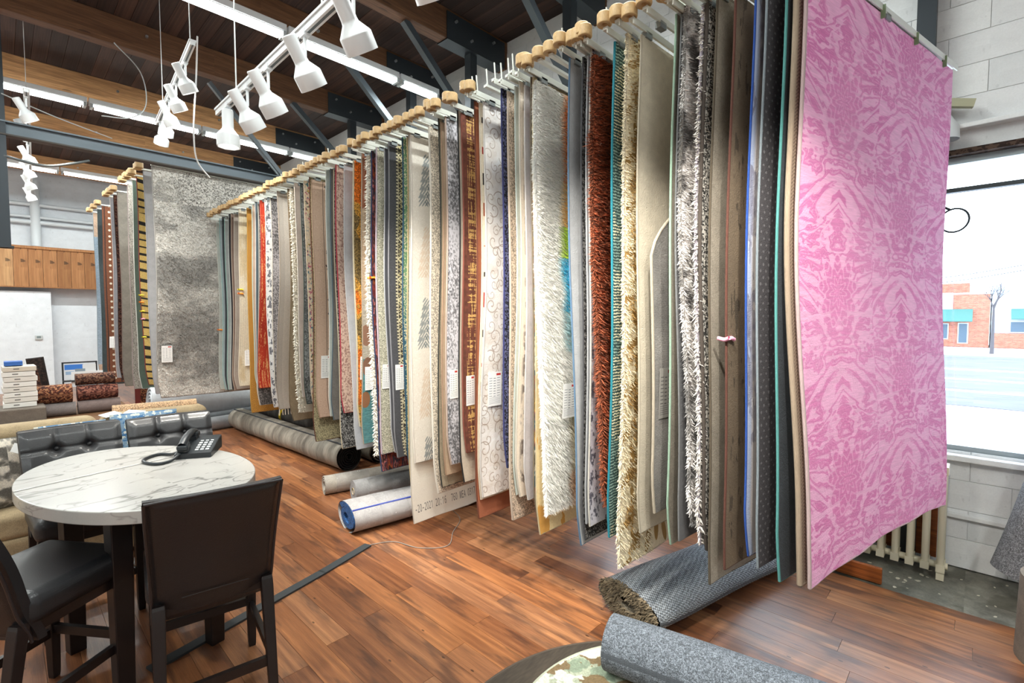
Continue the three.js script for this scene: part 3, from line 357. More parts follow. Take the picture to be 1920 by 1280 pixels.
// ---------------------------------------------------------------- hanging rugs: [place along the rack at mid height, at the hem, hem height, look, tint, edge, thickness mm, label, more]
const rackRugs = [
  [0.505, 0.440, 0.66, 'pink', '#ffffff', '#efd3d2', 12, 'large pink damask rug hanging at the window end of the rack', {w: 1.53, clips: 1}],
  [0.537, 0.474, 0.66, 'knit', '#c9b49a', '#cbb59c', 14, 'rug with thick beige braided edge just behind the pink rug'],
  [0.570, 0.552, 0.64, 'slate', '#50575e', '#6fc4bf', 9, 'dark slate rug with an aqua green bound edge'],
  [0.640, 0.628, 0.67, 'dots', '#ffffff', '#a9b6be', 8, 'charcoal non-slip backing with pale dots, light grey edge'],
  [0.681, 0.675, 0.70, 'bluemark', '#ffffff', '#2f63c8', 8, 'pale blue and cream patterned rug with bright blue edge'],
  [0.758, 0.756, 0.62, 'taupemark', '#8a7c6b', '#7a4a3c', 9, 'dark taupe rug back with faded marks and brown edge', {rib: [1.61,'pink']}],
  [0.831, 0.818, 0.53, 'linen', '#bdb3a2', '#6e6250', 9, 'long plain taupe woven rug with an olive edge hanging low'],
  [0.873, 0.844, 0.67, 'speckdark', '#ffffff', '#5a5048', 14, 'dark black and white speckled shag rug behind the olive edged rug', {tag: 4}],
  [0.892, 0.868, 0.69, 'cloud', '#f0ece8', '#cfc6d4', 12, 'white tufted fluffy rug with pale lavender bound edge', {pile: 'white2'}],
  [0.966, 0.909, 0.76, 'silver', '#ffffff', '#a8a39c', 14, 'silvery grey mottled plush rug carrying a white price card', {tag: 1, pile: 'silver'}],
  [0.984, 0.957, 0.68, 'plain', '#77787a', '#8d8f90', 8, 'smooth mid grey rug squeezed behind the silvery plush rug'],
  [1.009, 1.011, 0.64, 'linen', '#a59c8c', '#b9dcc2', 9, 'taupe rug with a mint green stitched edge'],
  [1.106, 1.086, 0.77, 'ribgray', '#ffffff', '#dccfb9', 12, 'grey ribbed rug with turned cream edge and grey price card', {tag: 2, retract: .42}],
  [1.175, 1.160, 0.65, 'plain', '#e4dac4', '#ddd2bb', 10, 'wide plain cream felt backed rug beside the ivory leaf rug'],
  [1.249, 1.264, 0.44, 'ivory', '#ffffff', '#efe2c8', 13, 'ivory shag rug with golden brown leaf pattern hanging low', {tag: 5, pile: 'ivory'}],
  [1.315, 1.325, 0.58, 'knitteal', '#ffffff', '#2a9db0', 11, 'dark green and cream knitted rug with a teal edge', {tag: 7}],
  [1.429, 1.355, 0.73, 'rust', '#ffffff', '#7a3b22', 10, 'fluffy rust brown shag rug', {pile: 'rust'}],
  [1.448, 1.442, 0.60, 'spots', '#dcdce8', '#e8e4da', 9, 'navy and white speckled rug with short pale fringe'],
  [1.468, 1.461, 0.61, 'plain', '#b5b8bc', '#c9cccf', 7, 'thin light grey rug with whitish edge near the rust shag'],
  [1.498, 1.481, 0.51, 'speckdark', '#a8a8ac', '#55565a', 8, 'dark grey woven rug beside the smooth light grey rug'],
  [1.581, 1.510, 0.47, 'plain', '#d3d6d9', '#6c8fb0', 9, 'smooth light grey rug with a thin blue edge'],
  [1.809, 1.725, 0.58, 'splash', '#ffffff', '#f4f0e8', 12, 'fluffy white shag rug with orange, lime and turquoise patches', {tag: 6, pile: 'white'}],
  [1.829, 1.796, 0.44, 'cream', '#f2e4c4', '#ecd9b0', 8, 'flat ivory rug with golden stains, long hem below white shag'],
  [1.845, 1.816, 0.52, 'multi', '#ffffff', '#8a7d68', 8, 'dark multicoloured speckled rug left of the white shag'],
  [1.890, 1.891, 0.62, 'plain', '#ddd5d3', '#e6dfdc', 9, 'plain pale mauve grey rug'],
  [1.931, 1.960, 0.62, 'marks', '#ffffff', '#efe6d6', 9, 'cream rug with smoky taupe marks near its edge'],
  [1.965, 1.980, 0.63, 'plain', '#dfe3d8', '#d7e2da', 8, 'pale mint white rug next to the beige speckled shag'],
  [2.022, 2.005, 0.47, 'speckle', '#e6d2bf', '#d8c5b2', 13, 'beige speckled shag rug hanging lower than its neighbours'],
  [2.075, 2.058, 0.78, 'speckdark', '#8a90c8', '#3a3f78', 10, 'narrow navy blue shag rug'],
  [2.229, 2.275, 0.54, 'scroll', '#ffffff', '#ece5df', 11, 'white rug with taupe scrollwork and a large price card', {tag: 1}],
  [2.268, 2.295, 0.52, 'blotch', '#ffffff', '#efe2cc', 8, 'cream rug with dark and rust blotches beside the scrollwork rug'],
  [2.313, 2.316, 0.39, 'plain', '#b06a4a', '#7c432c', 9, 'plain rust brown rug with darker bound edge'],
  [2.442, 2.440, 0.80, 'crosshatch', '#ffffff', '#8a4a3a', 11, 'brown rug with golden crosshatch weave', {tag: 3}],
  [2.479, 2.475, 0.59, 'plain', '#d9cdb8', '#17181b', 9, 'cream rug with a black edge, hem showing under its neighbours'],
  [2.607, 2.615, 0.68, 'mottle', '#ffffff', '#c8b2a4', 11, 'charcoal and pale grey mottled rug with pinkish edge', {tag: 3}],
  [2.653, 2.657, 0.60, 'plain', '#c2a88c', '#b08f74', 9, 'plain tan rug between dark edges'],
  [2.682, 2.712, 0.50, 'linen', '#bcae94', '#33352f', 9, 'drab beige rug with a nearly black edge'],
  [2.790, 2.768, 0.44, 'speckle', '#efe6d8', '#f0e8da', 13, 'oatmeal speckled plush rug right of the leaf pattern rug', {tag: 4}],
  [3.015, 3.026, 0.61, 'leaf', '#ffffff', '#efe6da', 12, 'light grey rug with faded slate leaf pattern'],
  [3.042, 3.062, 0.13, 'stamp', '#ffffff', '#d9d3c6', 7, 'long off-white rug back stamped with date print along its hem'],
  [3.062, 3.083, 0.42, 'speckle', '#8d8c66', '#c9b184', 9, 'olive speckled rug hem hanging behind the leaf rug'],
  [3.124, 3.106, 0.50, 'greenteal', '#ffffff', '#244f66', 11, 'green and teal speckled rug with a navy edge'],
  [3.312, 3.277, 0.60, 'zigzag', '#ffffff', '#8d8d92', 10, 'black rug with cream zigzag border and two price cards', {tag: 3}],
  [3.373, 3.322, 0.63, 'plain', '#55565c', '#b6b7bb', 9, 'charcoal rug with a pale grey bound edge'],
  [3.490, 3.480, 0.59, 'sage', '#ffffff', '#d9c9d4', 12, 'sage and cream ribbed plush rug', {tag: 3}],
  [3.563, 3.502, 0.44, 'multi', '#b06a70', '#2d3f66', 10, 'maroon multicoloured rug with navy edge and greenish hem', {rib: [2.02,'orange']}],
  [3.629, 3.562, 0.56, 'plain', '#efeade', '#f3efe4', 12, 'white rug with shaggy wavy edge', {pile: 'wedge'}],
  [3.714, 3.775, 0.62, 'tealblob', '#ffffff', '#bfae98', 9, 'teal rug with brown rounded shapes and sand top', {tag: 3}],
  [3.846, 3.834, 0.76, 'goldshag', '#ffffff', '#e2d6b8', 13, 'orange and gold speckled shag rug', {tag: 3}],
  [4.003, 3.886, 0.55, 'plain', '#c2c5cb', '#d4d7da', 9, 'plain cool grey rug with a rounded lower corner'],
  [4.149, 4.116, 0.84, 'beigefloral', '#ffffff', '#c23a4c', 10, 'beige floral rug with crimson red edge'],
  [4.189, 4.138, 0.51, 'speckdark', '#b9bcc0', '#e2d3b4', 8, 'black and grey speckled rug hem beneath the crimson edged rug'],
  [4.250, 4.304, 0.75, 'linen', '#8d8882', '#5a6f7c', 9, 'grey taupe rug with slate blue edge'],
  [4.333, 4.345, 0.78, 'plain', '#c3ccc6', '#eef0e8', 9, 'pale grey green rug with white edge'],
  [4.618, 4.601, 0.73, 'vine', '#ffffff', '#c8a88e', 11, 'taupe rug with dark vine border and white price card', {tag: 1}],
  [4.664, 4.682, 0.48, 'speckle', '#c5bf9c', '#7a4632', 9, 'mossy cream rug with dark brown border hanging low'],
  [4.782, 4.715, 0.79, 'multifloral', '#ffffff', '#f0dcc0', 9, 'cream rug with scattered blue and pink flowers'],
  [4.867, 4.871, 0.83, 'mottle', '#b9c4c0', '#3d5048', 8, 'dark green grey mottled rug near the flowered rug'],
  [5.005, 4.956, 0.89, 'plain', '#e9d6c8', '#f0e6da', 10, 'pale peach rug left of the dark green edge'],
  [5.109, 5.042, 0.72, 'plain', '#e8e2d2', '#f4f0e2', 11, 'tan backed rug with fluffy white edge', {pile: 'wedge2'}],
  [5.175, 5.263, 0.60, 'linen', '#c6b394', '#8a7558', 9, 'plain tan rug with a long straight hem'],
  [5.453, 5.606, 0.68, 'damaskgray', '#ffffff', '#b7a99a', 10, 'grey beige damask woven rug with fringed end', {fringe: 1}],
  [5.661, 5.660, 0.78, 'mottle', '#c9c4bf', '#d9cfc2', 10, 'grey mottled rug with cream edge'],
  [5.832, 5.775, 0.68, 'spots', '#ffffff', '#efeae6', 9, 'white rug with dark grey spots beside the red rug'],
  [5.977, 6.194, 0.86, 'redgold', '#ffffff', '#c8472e', 11, 'bright red rug flecked with gold, flaring at the bottom'],
  [6.044, 6.214, 0.65, 'mottle', '#a8a39c', '#d6ccbc', 8, 'grey mottled hem hanging behind the red rug'],
  [6.145, 6.234, 0.65, 'plain', '#5b6a72', '#dcd6d2', 8, 'dark slate blue rug left of the red rug'],
  [6.250, 6.284, 0.83, 'plain', '#d0b49e', '#c9e0d4', 9, 'pinkish tan rug next to the gold zigzag rug'],
  [6.411, 6.451, 0.53, 'goldzig', '#ffffff', '#c9963e', 11, 'gold brown rug with diamond zigzag weave'],
  [6.694, 6.855, 0.82, 'ribcream', '#ffffff', '#efe4cc', 12, 'cream ribbed rug with orange ribbon tie', {rib: [2.00,'orange'], rib2: [2.05,'yellow'], tag: 8}],
  [6.873, 7.026, 0.76, 'plain', '#b0a49a', '#c9bfb2', 9, 'taupe grey rug left of the cream ribbed rug'],
  [6.975, 7.091, 0.74, 'plain', '#8d7468', '#cbb8a4', 8, 'brownish mauve rug third before the dark far edge'],
  [7.080, 7.154, 0.75, 'plain', '#3c3a3e', '#d2d8d4', 8, 'nearly black rug at the far end of the row'],
  [7.231, 7.287, 0.73, 'plain', '#b9bfbd', '#a9cfc6', 9, 'grey rug with aqua edge at the far end'],
  [7.319, 7.379, 0.71, 'plain', '#4a4f54', '#31363a', 8, 'dark grey rug second from the far pale pair'],
  [7.432, 7.470, 0.71, 'plain', '#b6c4c8', '#a8d0cc', 9, 'powder blue rug at the far end'],
  [7.571, 7.636, 0.70, 'plain', '#c9cfc8', '#dfe2d8', 9, 'last pale grey green rug at the far end of the row', {rib: [1.53,'orange']}],
];
const farRugs = [
  [7.677, 7.797, 0.64, 'distress', '#ffffff', '#b9b6b0', 16, 'big grey distressed shag rug facing the room on the far rack', {w: 2.42, tag: 1, pile: 'distress'}],
  [8.228, 8.108, 0.66, 'plain', '#c3c3c6', '#b4b4b8', 12, 'smooth light grey rug edge beside the big grey distressed rug'],
  [8.734, 8.614, 0.73, 'tiger', '#ffffff', '#8a2f2a', 12, 'yellow and black striped rug with several ribbon ties', {ribs: 1}],
  [9.088, 9.110, 0.63, 'plain', '#5a6a60', '#e8eae4', 11, 'dark green rug with white edge left of the striped rug'],
  [9.467, 9.587, 0.58, 'speckle', '#cfcac4', '#b9a6a4', 13, 'grey white plush rug on the far rack'],
  [10.314, 10.434, 0.54, 'linen', '#a8a196', '#8b7a72', 11, 'plain taupe rug on the far rack', {tag: 9}],
  [10.680, 10.753, 0.62, 'persian', '#7a5c50', '#3a2a26', 11, 'dark brown patterned rug on the far rack'],
  [11.069, 11.189, 0.62, 'plain', '#a9aab0', '#c9bcb8', 11, 'cool grey rug right of the brown dotted rug'],
  [12.127, 12.247, 0.43, 'browndots', '#ffffff', '#6b4030', 11, 'brown rug with a column of white dots and price card', {tag: 1}],
  [12.689, 12.809, 0.34, 'slate', '#566468', '#4a5a5c', 11, 'dark slate green rug left of the brown dotted rug'],
  [13.299, 13.419, 0.43, 'bluegray', '#ffffff', '#9db0bc', 11, 'pale blue and peach rug, farthest left on the far rack'],
];
const cardTex = canvasTex(160, 240, 1, 1, (g, w, h) => {
  g.fillStyle = '#f4f4f2'; g.fillRect(0, 0, w, h); g.fillStyle = '#c23a34'; g.fillRect(96, 10, 50, 15); g.fillStyle = '#8a8c90';
  for (let y = 40; y < 170; y += 18) { g.fillRect(14, y, 34, 4); g.fillRect(62, y + 2, 26, 5); g.fillRect(104, y, 34, 4); } g.fillStyle = '#a9abae'; for (let y = 180; y < 230; y += 10) g.fillRect(14, y, 132, 3); });
const cardM = mat('#ffffff', 0.6, { map: cardTex }), cardGray = mat('#a8a5a0', 0.6, { map: cardTex }), ribbonM = { orange: mat('#ff9a2e', 0.6), yellow: mat('#e8dc3a', 0.6), pink: mat('#f2a9c4', 0.6) };
const blade = new THREE.ConeGeometry(1, 1, 3, 1, true).translate(0, 0.5, 0);
const bladeM = mat('#ffffff', 0.9);
const PILE = {
  rust: { n: 15000, len: 0.036, rad: 0.0036, u: 0.34, droop: 0.35, puff: 0.05, color: (u, y, r) => mul([166, 90, 58], 0.45 + 0.75 * r()) },
  white: { n: 30000, len: 0.03, rad: 0.0025, u: 0.52, droop: 0.7, puff: 0.025, color: (u, y, r) => { const e = sm(0.19, 0.27, u + 0.07 * (noise(y * 7, 3) - 0.5)), k = 0.9 + 0.12 * r(); let c = [246, 244, 238]; const p = [[2.5, [232, 124, 44]], [2.24, [240, 190, 110]], [2.06, [180, 214, 60]], [1.74, [64, 186, 224]], [1.5, [170, 206, 212]], [1.3, [240, 240, 236]], [1.12, [178, 214, 70]], [0.8, [210, 196, 164]], [0, [212, 168, 130]]].find((q) => y > q[0]); return mul(mixc(c, p[1], e), k); } },
  silver: { n: 7000, len: 0.022, rad: 0.003, u: 0.3, droop: 0.6, puff: 0.004, color: (u, y, r) => { const f = fbm(u * 18, y * 14 + 4), v = lerp(120, 236, sm(0.36, 0.58, f)) * (0.9 + 0.18 * r()); return [v, v * 0.985, v * 0.97]; } },
  white2: { n: 2600, len: 0.03, rad: 0.005, u: 0.1, droop: 0.5, puff: 0.008, color: (u, y, r) => mul([232, 226, 218], 0.8 + 0.25 * r()) },
  ivory: { n: 6000, len: 0.022, rad: 0.0035, u: 0.28, droop: 0.6, puff: 0.004, color: (u, y, r) => { const d = Math.abs(u - 0.098 - 0.015 * Math.sin(y * 24)) < 0.035 + 0.03 * Math.sin(y * 30) && noise(u * 20, y * 11) > 0.38; return mul(d ? [182, 148, 92] : [242, 230, 200], 0.86 + 0.2 * r()); } },
  wedge: { n: 1500, len: 0.03, rad: 0.006, u: 0.05, droop: 0.5, puff: 0.006, color: (u, y, r) => mul([240, 234, 220], 0.85 + 0.2 * r()) },
  wedge2: { n: 1100, len: 0.026, rad: 0.006, u: 0.05, droop: 0.5, puff: 0.004, color: (u, y, r) => mul([240, 234, 218], 0.85 + 0.2 * r()) },
  distress: { n: 26000, len: 0.026, rad: 0.006, u: 2.3, droop: 0.55, puff: 0.002, color: (u, y, r) => { const f = fbm(u * 2.0, y * 3.4 + 3, 5), s = fbm(u * 9, y * 42, 3); const v = lerp(220, 156, sm(0.42, 0.66, f * 0.9 + s * 0.1)) * (0.86 + 0.26 * r()); return [v, v * 0.985, v * 0.955]; } },
};
function hangRug(spec, X0, top, alphaOf, seed, group) {
  const [d, db, yb, look, tint, edge, thmm, label, o = {}] = spec, r = rng(seed), th = thmm / 1000, w = o.w ?? 1.5, al = alphaOf(d), ph = d * 2.2, ca = Math.cos(al), sa = Math.sin(al);
  const g = thing('hanging_rug', label, 'rug', [X0, yb, -db], 0, group), amp = 0.006, round = 0.04 + 0.1 * r() * (look === 'pink' ? 0.4 : 1);
  const at = (u, t, off) => {   // a point of the rug: u along the arm, t down from the arm, off in front of its middle
    const dd = d + (db - d) * sm(0.35, 1, t) * (1 - 0.35 * u / w) , e = 0.006 * Math.sin(t * 8 + ph) + (o.retract ?? 0) * (1 - sm(0.26, 0.47, t)) * (1 - u / w) + round * Math.max(0, t - 0.93) * 4 * (1 - u / w);
    const uu = u * 1 + e, z = -dd + db + amp * Math.sin(u * 11 + ph + t * 2) * (0.25 + 0.75 * t) * Math.min(1, u * 5) + amp * 0.7 * Math.sin(t * 7 + ph);
    const y = (top - yb) * (1 - t) + (look === 'pink' ? 0.035 * Math.sin(u * 2) * t : 0);
    return V(uu * ca - off * sa, y, z + uu * sa + off * ca);
  };
  const nu = 12, nt = 34, pos = [], uv = [], idx = [];
  for (const side of [1, -1]) { const b = pos.length / 3; for (let j = 0; j <= nt; j++) for (let i = 0; i <= nu; i++) { const u = w * Math.pow(i / nu, 1.5), p = at(u, j / nt, side * th / 2); pos.push(p.x, p.y, p.z); uv.push(look === 'pink' ? u : u + 0.001, look === 'pink' ? (1 - j / nt) * 2.44 : p.y + (look === 'stamp' ? 0 : yb)); }
    for (let j = 0; j < nt; j++) for (let i = 0; i < nu; i++) { const a = b + j * (nu + 1) + i, c = a + nu + 1; side > 0 ? idx.push(a, c, a + 1, a + 1, c, c + 1) : idx.push(a, a + 1, c, a + 1, c + 1, c); } }
  const strip = (f) => { const b = pos.length / 3, n = 34; for (let k = 0; k <= n; k++) for (const s of [1, -1]) { const [u, t] = f(k / n), p = at(u, t, s * th / 2); pos.push(p.x, p.y, p.z); uv.push(u + 0.001, p.y + yb); } for (let k = 0; k < n; k++) { const a = b + k * 2; idx.push(a, a + 1, a + 2, a + 1, a + 3, a + 2); } };
  strip((k) => [0, k]); strip((k) => [w, 1 - k]); strip((k) => [w * k, 1]); strip((k) => [w * (1 - k), 0]);
  const geo = new THREE.BufferGeometry(); geo.setAttribute('position', new THREE.Float32BufferAttribute(pos, 3)); geo.setAttribute('uv', new THREE.Float32BufferAttribute(uv, 2)); geo.setIndex(idx); geo.computeVertexNormals();
  obj('field', geo, rugMaterial(look, tint), g);
  if (!['rust', 'splash'].includes(look)) {
    const near = [], hem = []; for (let k = 0; k <= 24; k++) { near.push(at(0, k / 24, 0)); hem.push(at(w * k / 24, 1, 0)); }
    const er = look === 'knit' ? 0.011 : th * 0.62;
    obj('binding', [tube(near, er, 34, 6), tube(hem, er * 0.9, 26, 6)], mats.get('edge' + edge) ?? mats.set('edge' + edge, mat(edge, 0.85, { map: grain, bumpMap: bumpNoise, bumpScale: 0.002 })).get('edge' + edge), g);
  }
  if (o.pile) {
    const P = PILE[o.pile], im = new THREE.InstancedMesh(blade, bladeM, P.n), M = new THREE.Matrix4(), q = new THREE.Quaternion(), col = new THREE.Color();
    for (let i = 0; i < P.n; i++) {
      const k = r(), onEdge = k < 0.25 && o.pile !== 'distress', u = onEdge ? 0 : r() * P.u, t = Math.min(0.995, r()), p = at(u, t, onEdge ? (r() - 0.5) * th : th / 2), y = p.y + yb;
      const dir = onEdge ? V(-1, 0, 0.5 * (r() - 0.3)) : V(0, 0, 1); dir.add(V((r() - 0.5) * 1.1, (r() - 0.5) * 0.7 - P.droop, (r() - 0.5) * 0.6)).normalize();
      q.setFromUnitVectors(V(0, 1, 0), dir); const L = P.len * (0.6 + 0.7 * r()) + P.puff * 0.6 * (noise(u * 12 + 3, y * 7) - 0.4);
      M.compose(p, q, V(P.rad, L, P.rad)); im.setMatrixAt(i, M); const c = P.color(u, y, r); col.setRGB(c[0] / 255, c[1] / 255, c[2] / 255, THREE.SRGBColorSpace); im.setColorAt(i, col);
    }
    im.name = 'pile'; im.userData.kind = 'stuff'; im.castShadow = im.receiveShadow = true; g.add(im);
  }
  const card = (u, y, cw, ch, m, lift = 0.008) => {
    const t = (top - y) / (top - yb), p = at(u, t, th / 2 + lift + (o.pile ? 0.02 : 0)), c = obj('price_card', metreUV(new THREE.BoxGeometry(1, 1, 0.02)), m, g);
    const uvA = c.geometry.attributes.uv, pp = c.geometry.attributes.position; for (let i = 0; i < pp.count; i++) uvA.setXY(i, pp.getX(i) + 0.5, pp.getY(i) + 0.5);
    c.scale.set(cw, ch, 0.05); c.position.copy(p); c.rotation.set(0.02, -al + (r() - 0.5) * 0.1, (r() - 0.5) * 0.06);
  };
  if (o.tag === 1) card(0.1, look === 'scroll' ? 1.24 : look === 'silver' ? 1.28 : 1.22, 0.12, 0.22, cardM);
  if (o.tag === 2) card(0.09, 1.34, 0.12, 0.24, cardGray);
  if (o.tag === 3) card(0.055, 1.16 + 0.12 * r(), 0.075, 0.2, cardM);
  if (o.tag === 4) card(0.07, 1.18, 0.06, 0.2, cardM);
  if (o.tag === 5) { card(0.13, 1.5, 0.05, 0.18, cardM); card(0.12, 1.22, 0.05, 0.2, cardM); }
  if (o.tag === 6) card(0.17, 1.22, 0.13, 0.2, cardM, 0.03);
  if (o.tag === 7) card(0.1, 1.3, 0.06, 0.2, mat('#d8cfba', 0.7));
  if (o.tag === 8) card(0.12, 1.22, 0.12, 0.28, cardM);
  if (o.tag === 9) card(0.15, 1.0, 0.06, 0.24, cardGray);
  const bow = (y, c) => { const p = at(0.0, (top - y) / (top - yb), 0); obj('ribbon_tie', [tube([p.clone().add(V(-0.022, 0.006, 0.02)), p.clone().add(V(-0.015, -0.002, 0.0)), p.clone().add(V(-0.014, 0.004, -0.03))], 0.009, 12, 6), tube([p.clone().add(V(-0.012, -0.002, 0.0)), p.clone().add(V(0.012, 0.004, 0.016)), p.clone().add(V(0.032, -0.002, 0.02))], 0.009, 10, 6)], ribbonM[c], g); };
  if (o.rib) bow(...o.rib); if (o.rib2) bow(...o.rib2);
  if (o.ribs) [[2.02, 'yellow'], [1.92, 'orange'], [1.79, 'yellow'], [1.68, 'pink'], [1.42, 'yellow']].forEach((a) => bow(...a));
  if (o.fringe) { const f = []; for (let k = 0; k < 34; k++) { const p = at(k * 0.03, 1, 0); f.push(bar(p, p.clone().add(V((r() - 0.5) * 0.02, -0.07, 0)), 0.006, 0.006)); } obj('fringe', f, mat('#e2d6c4', 0.9), g).userData.kind = 'stuff'; }
  if (o.clips) for (const u of [0.25, 0.62, 1.0, 1.38]) obj('clip', [bar(at(u, 0, 0.012).add(V(0, -0.025, 0)), at(u, 0, 0.012).add(V(0, 0.03, 0)), 0.02, 0.008)], mat('#6b7d5c', 0.5), g);
  return al;
}
const fan = (d) => (13.5 * Math.PI / 180) * clamp((1.45 - d) / 0.95, 0, 1);
rackRugs.forEach((s, i) => hangRug(s, 2.1, 3.03 + 0.02 * Math.sin(i * 2.3), fan, 100 + i, 'rugs on the long rack'));
farRugs.forEach((s, i) => hangRug(s, 1.42, i ? 3.66 + 0.02 * i : 3.625, () => 0, 300 + i, 'rugs on the far rack'));
// ---------------------------------------------------------------- the racks that carry them
{
  const metal = mat('#d9dcd4', 0.4, { metalness: 0.25 }), capM = mat('#e2bd86', 0.55, { map: grain }), steel = mat('#8d9496', 0.4, { metalness: 0.6 });
  const capG = new THREE.LatheGeometry([[0, -0.012], [0.012, -0.012], [0.013, -0.022], [0.026, -0.022], [0.028, -0.026], [0.034, -0.026], [0.036, -0.022], [0.036, 0.022], [0.032, 0.028], [0, 0.029]].map(([a, b]) => new THREE.Vector2(a, b)), 20);
  const rack = thing('rug_rack', 'long white metal rug rack with swinging arms and wooden end caps', 'rack', [0, 0, 0]);
  obj('rail', [bx(0.06, 0.06, 7.6, 3.74, 3.14, -4.1)], steel, rack);
  for (const z of [-1.75, -4.9, -7.85]) obj('post', [bx(0.07, 3.15, 0.07, 3.8, 1.575, z)], steel, rack);
  const r = rng(44);
  rackRugs.forEach((s, i) => {
    const d = s[0], al = fan(d), y = 3.062, L = 1.66, bare = d > 1.86 && d < 2.25, arm = obj('arm', [bx(L, 0.014, 0.026, L / 2 - 0.07, 0, 0), bx(L, 0.026, 0.006, L / 2 - 0.07, -0.012, 0.012)], metal, rack);
    arm.position.set(2.09, y + 0.012 * Math.sin(i * 2.3), -d); arm.rotation.y = -al;
    if (!bare) { const c = obj('end_cap', capG, capM, arm); c.position.set(-0.075, 0.026 + 0.012 * r(), (r() - 0.5) * 0.012); c.rotation.y = r() * 6; }
    if (bare || i % 5 === 0) obj('hook_wire', [bar(V(-0.05, 0, 0), V(-0.06, 0.1, 0), 0.006, 0.006)], metal, arm);
    for (const x of [0.06, 0.7]) obj('clamp', [bx(0.05, 0.03, 0.03, x, -0.03, 0)], steel, arm);
  });
  for (let i = 0; i + 1 < rackRugs.length; i++) {   // idle arms between the hung ones
    const a = rackRugs[i][0], b = rackRugs[i + 1][0], n = Math.min(3, Math.floor((b - a) / 0.075) - 1);
    for (let k = 1; k <= n; k++) { const d = lerp(a, b, k / (n + 1)), arm = obj('arm', [bx(1.66, 0.014, 0.026, 0.76, 0, 0)], metal, rack); arm.position.set(2.1, 3.068, -d); arm.rotation.y = -fan(d); if (d < 1.86 || d > 2.16) { const c = obj('end_cap', capG, capM, arm); c.position.set(-0.075, 0.03, 0); } else obj('hook_wire', [bar(V(-0.05, 0, 0), V(-0.06, 0.1, 0), 0.006, 0.006)], metal, arm); }
  }
  const rack2 = thing('rug_rack', 'far rug rack with wooden end caps, behind the girder', 'rack', [0, 0, 0]);
  obj('rail', [bx(0.06, 0.06, 6.2, 4.0, 3.8, -10.6)], steel, rack2); for (const z of [-7.9, -13.5]) obj('post', [bx(0.07, 3.83, 0.07, 4.06, 1.915, z)], steel, rack2);
  farRugs.forEach((s, i) => { const y = (i ? 3.66 + 0.02 * i : 3.625) + 0.02, arm = obj('arm', [bx(2.6, 0.02, 0.03, 1.28, 0, 0)], metal, rack2); arm.position.set(1.42, y, -s[0]); if (i) { for (const z of [-0.05, 0.06]) { const c = obj('end_cap', capG, capM, arm); c.position.set(-0.06, 0.03, z); c.scale.setScalar(1.35); } } });
}
// ---------------------------------------------------------------- counter table, chairs, telephone
const leather = new THREE.MeshPhysicalMaterial({ color: '#141519', roughness: 0.42, clearcoat: 0.28, clearcoatRoughness: 0.2, bumpMap: bumpNoise, bumpScale: 0.0012 });
const espresso = mat('#211817', 0.42, { map: grain });
{
  const marble = tex(768, 768, 1.5, 1.5, (x, y) => {
    const wx = fbm(x * 3 + 5, y * 3, 4) * 0.5, v1 = Math.abs(fbm(x * 1.8 + wx, y * 5.0 + wx, 5) - 0.5), v2 = Math.abs(fbm(x * 5 + 9, y * 11 + wx * 3, 4) - 0.5);
    let v = 236 - 64 * (1 - sm(0, 0.022, v1)) - 34 * (1 - sm(0, 0.02, v2)) - 26 * sm(0.5, 0.75, fbm(x * 2.2, y * 2.2 + 3)); v += 5 * (noise(x * 300, y * 300) - 0.5);
    return [v, v * 0.985, v * 0.965]; });
  const mm = mat('#c2c2c1', 0.2, { map: marble }), t = thing('counter_table', 'oval counter-height table with white marble top and black legs', 'table', [0.469, 0, -3.064], 0.226);
  const A = 0.437, B = 0.68, th = 0.056, seam = -0.16;
  // the top is cut once across: two slabs with a narrow joint
  const slab = (z0, z1) => { const s = new THREE.Shape(), a0 = Math.asin(clamp(z0 / B, -1, 1)), a1 = Math.asin(clamp(z1 / B, -1, 1)), n = 40; for (let k = 0; k <= n; k++) { const a = lerp(a0, a1, k / n); k ? s.lineTo(A * Math.cos(a), B * Math.sin(a)) : s.moveTo(A * Math.cos(a), B * Math.sin(a)); } for (let k = 0; k <= n; k++) { const a = lerp(a1, a0, k / n); s.lineTo(-A * Math.cos(a), B * Math.sin(a)); } s.closePath(); return metreUV(new THREE.ExtrudeGeometry(s, { depth: th - 0.008, bevelEnabled: true, bevelSize: 0.004, bevelThickness: 0.004, bevelSegments: 2, curveSegments: 12 }).rotateX(Math.PI / 2).translate(0, 0.914 - 0.004, 0)); };
  obj('top_slab', slab(-B, seam - 0.013), mm, t); obj('top_slab', slab(seam + 0.013, B), mm, t);
  obj('joint', bx(A * 1.88, 0.05, 0.019, 0, 0.8865, seam), mat('#6b6862', 0.7), t);
  obj('apron', [bx(0.42, 0.09, 0.022, 0, 0.81, -0.27), bx(0.42, 0.09, 0.022, 0, 0.81, 0.27), bx(0.022, 0.09, 0.54, -0.2, 0.81, 0), bx(0.022, 0.09, 0.54, 0.2, 0.81, 0)], espresso, t);
  for (const sx of [-1, 1]) for (const sz of [-1, 1]) { const g = rb(0.085, 0.857, 0.085, 0.006, 0, 0.4285, 0), p = g.attributes.position; for (let i = 0; i < p.count; i++) { const k = 1 - 0.22 * (1 - p.getY(i) / 0.857); p.setX(i, p.getX(i) * k); p.setZ(i, p.getZ(i) * k); } const l = obj('leg', g, espresso, t); l.position.set(sx * 0.2, 0, sz * 0.27); }
}
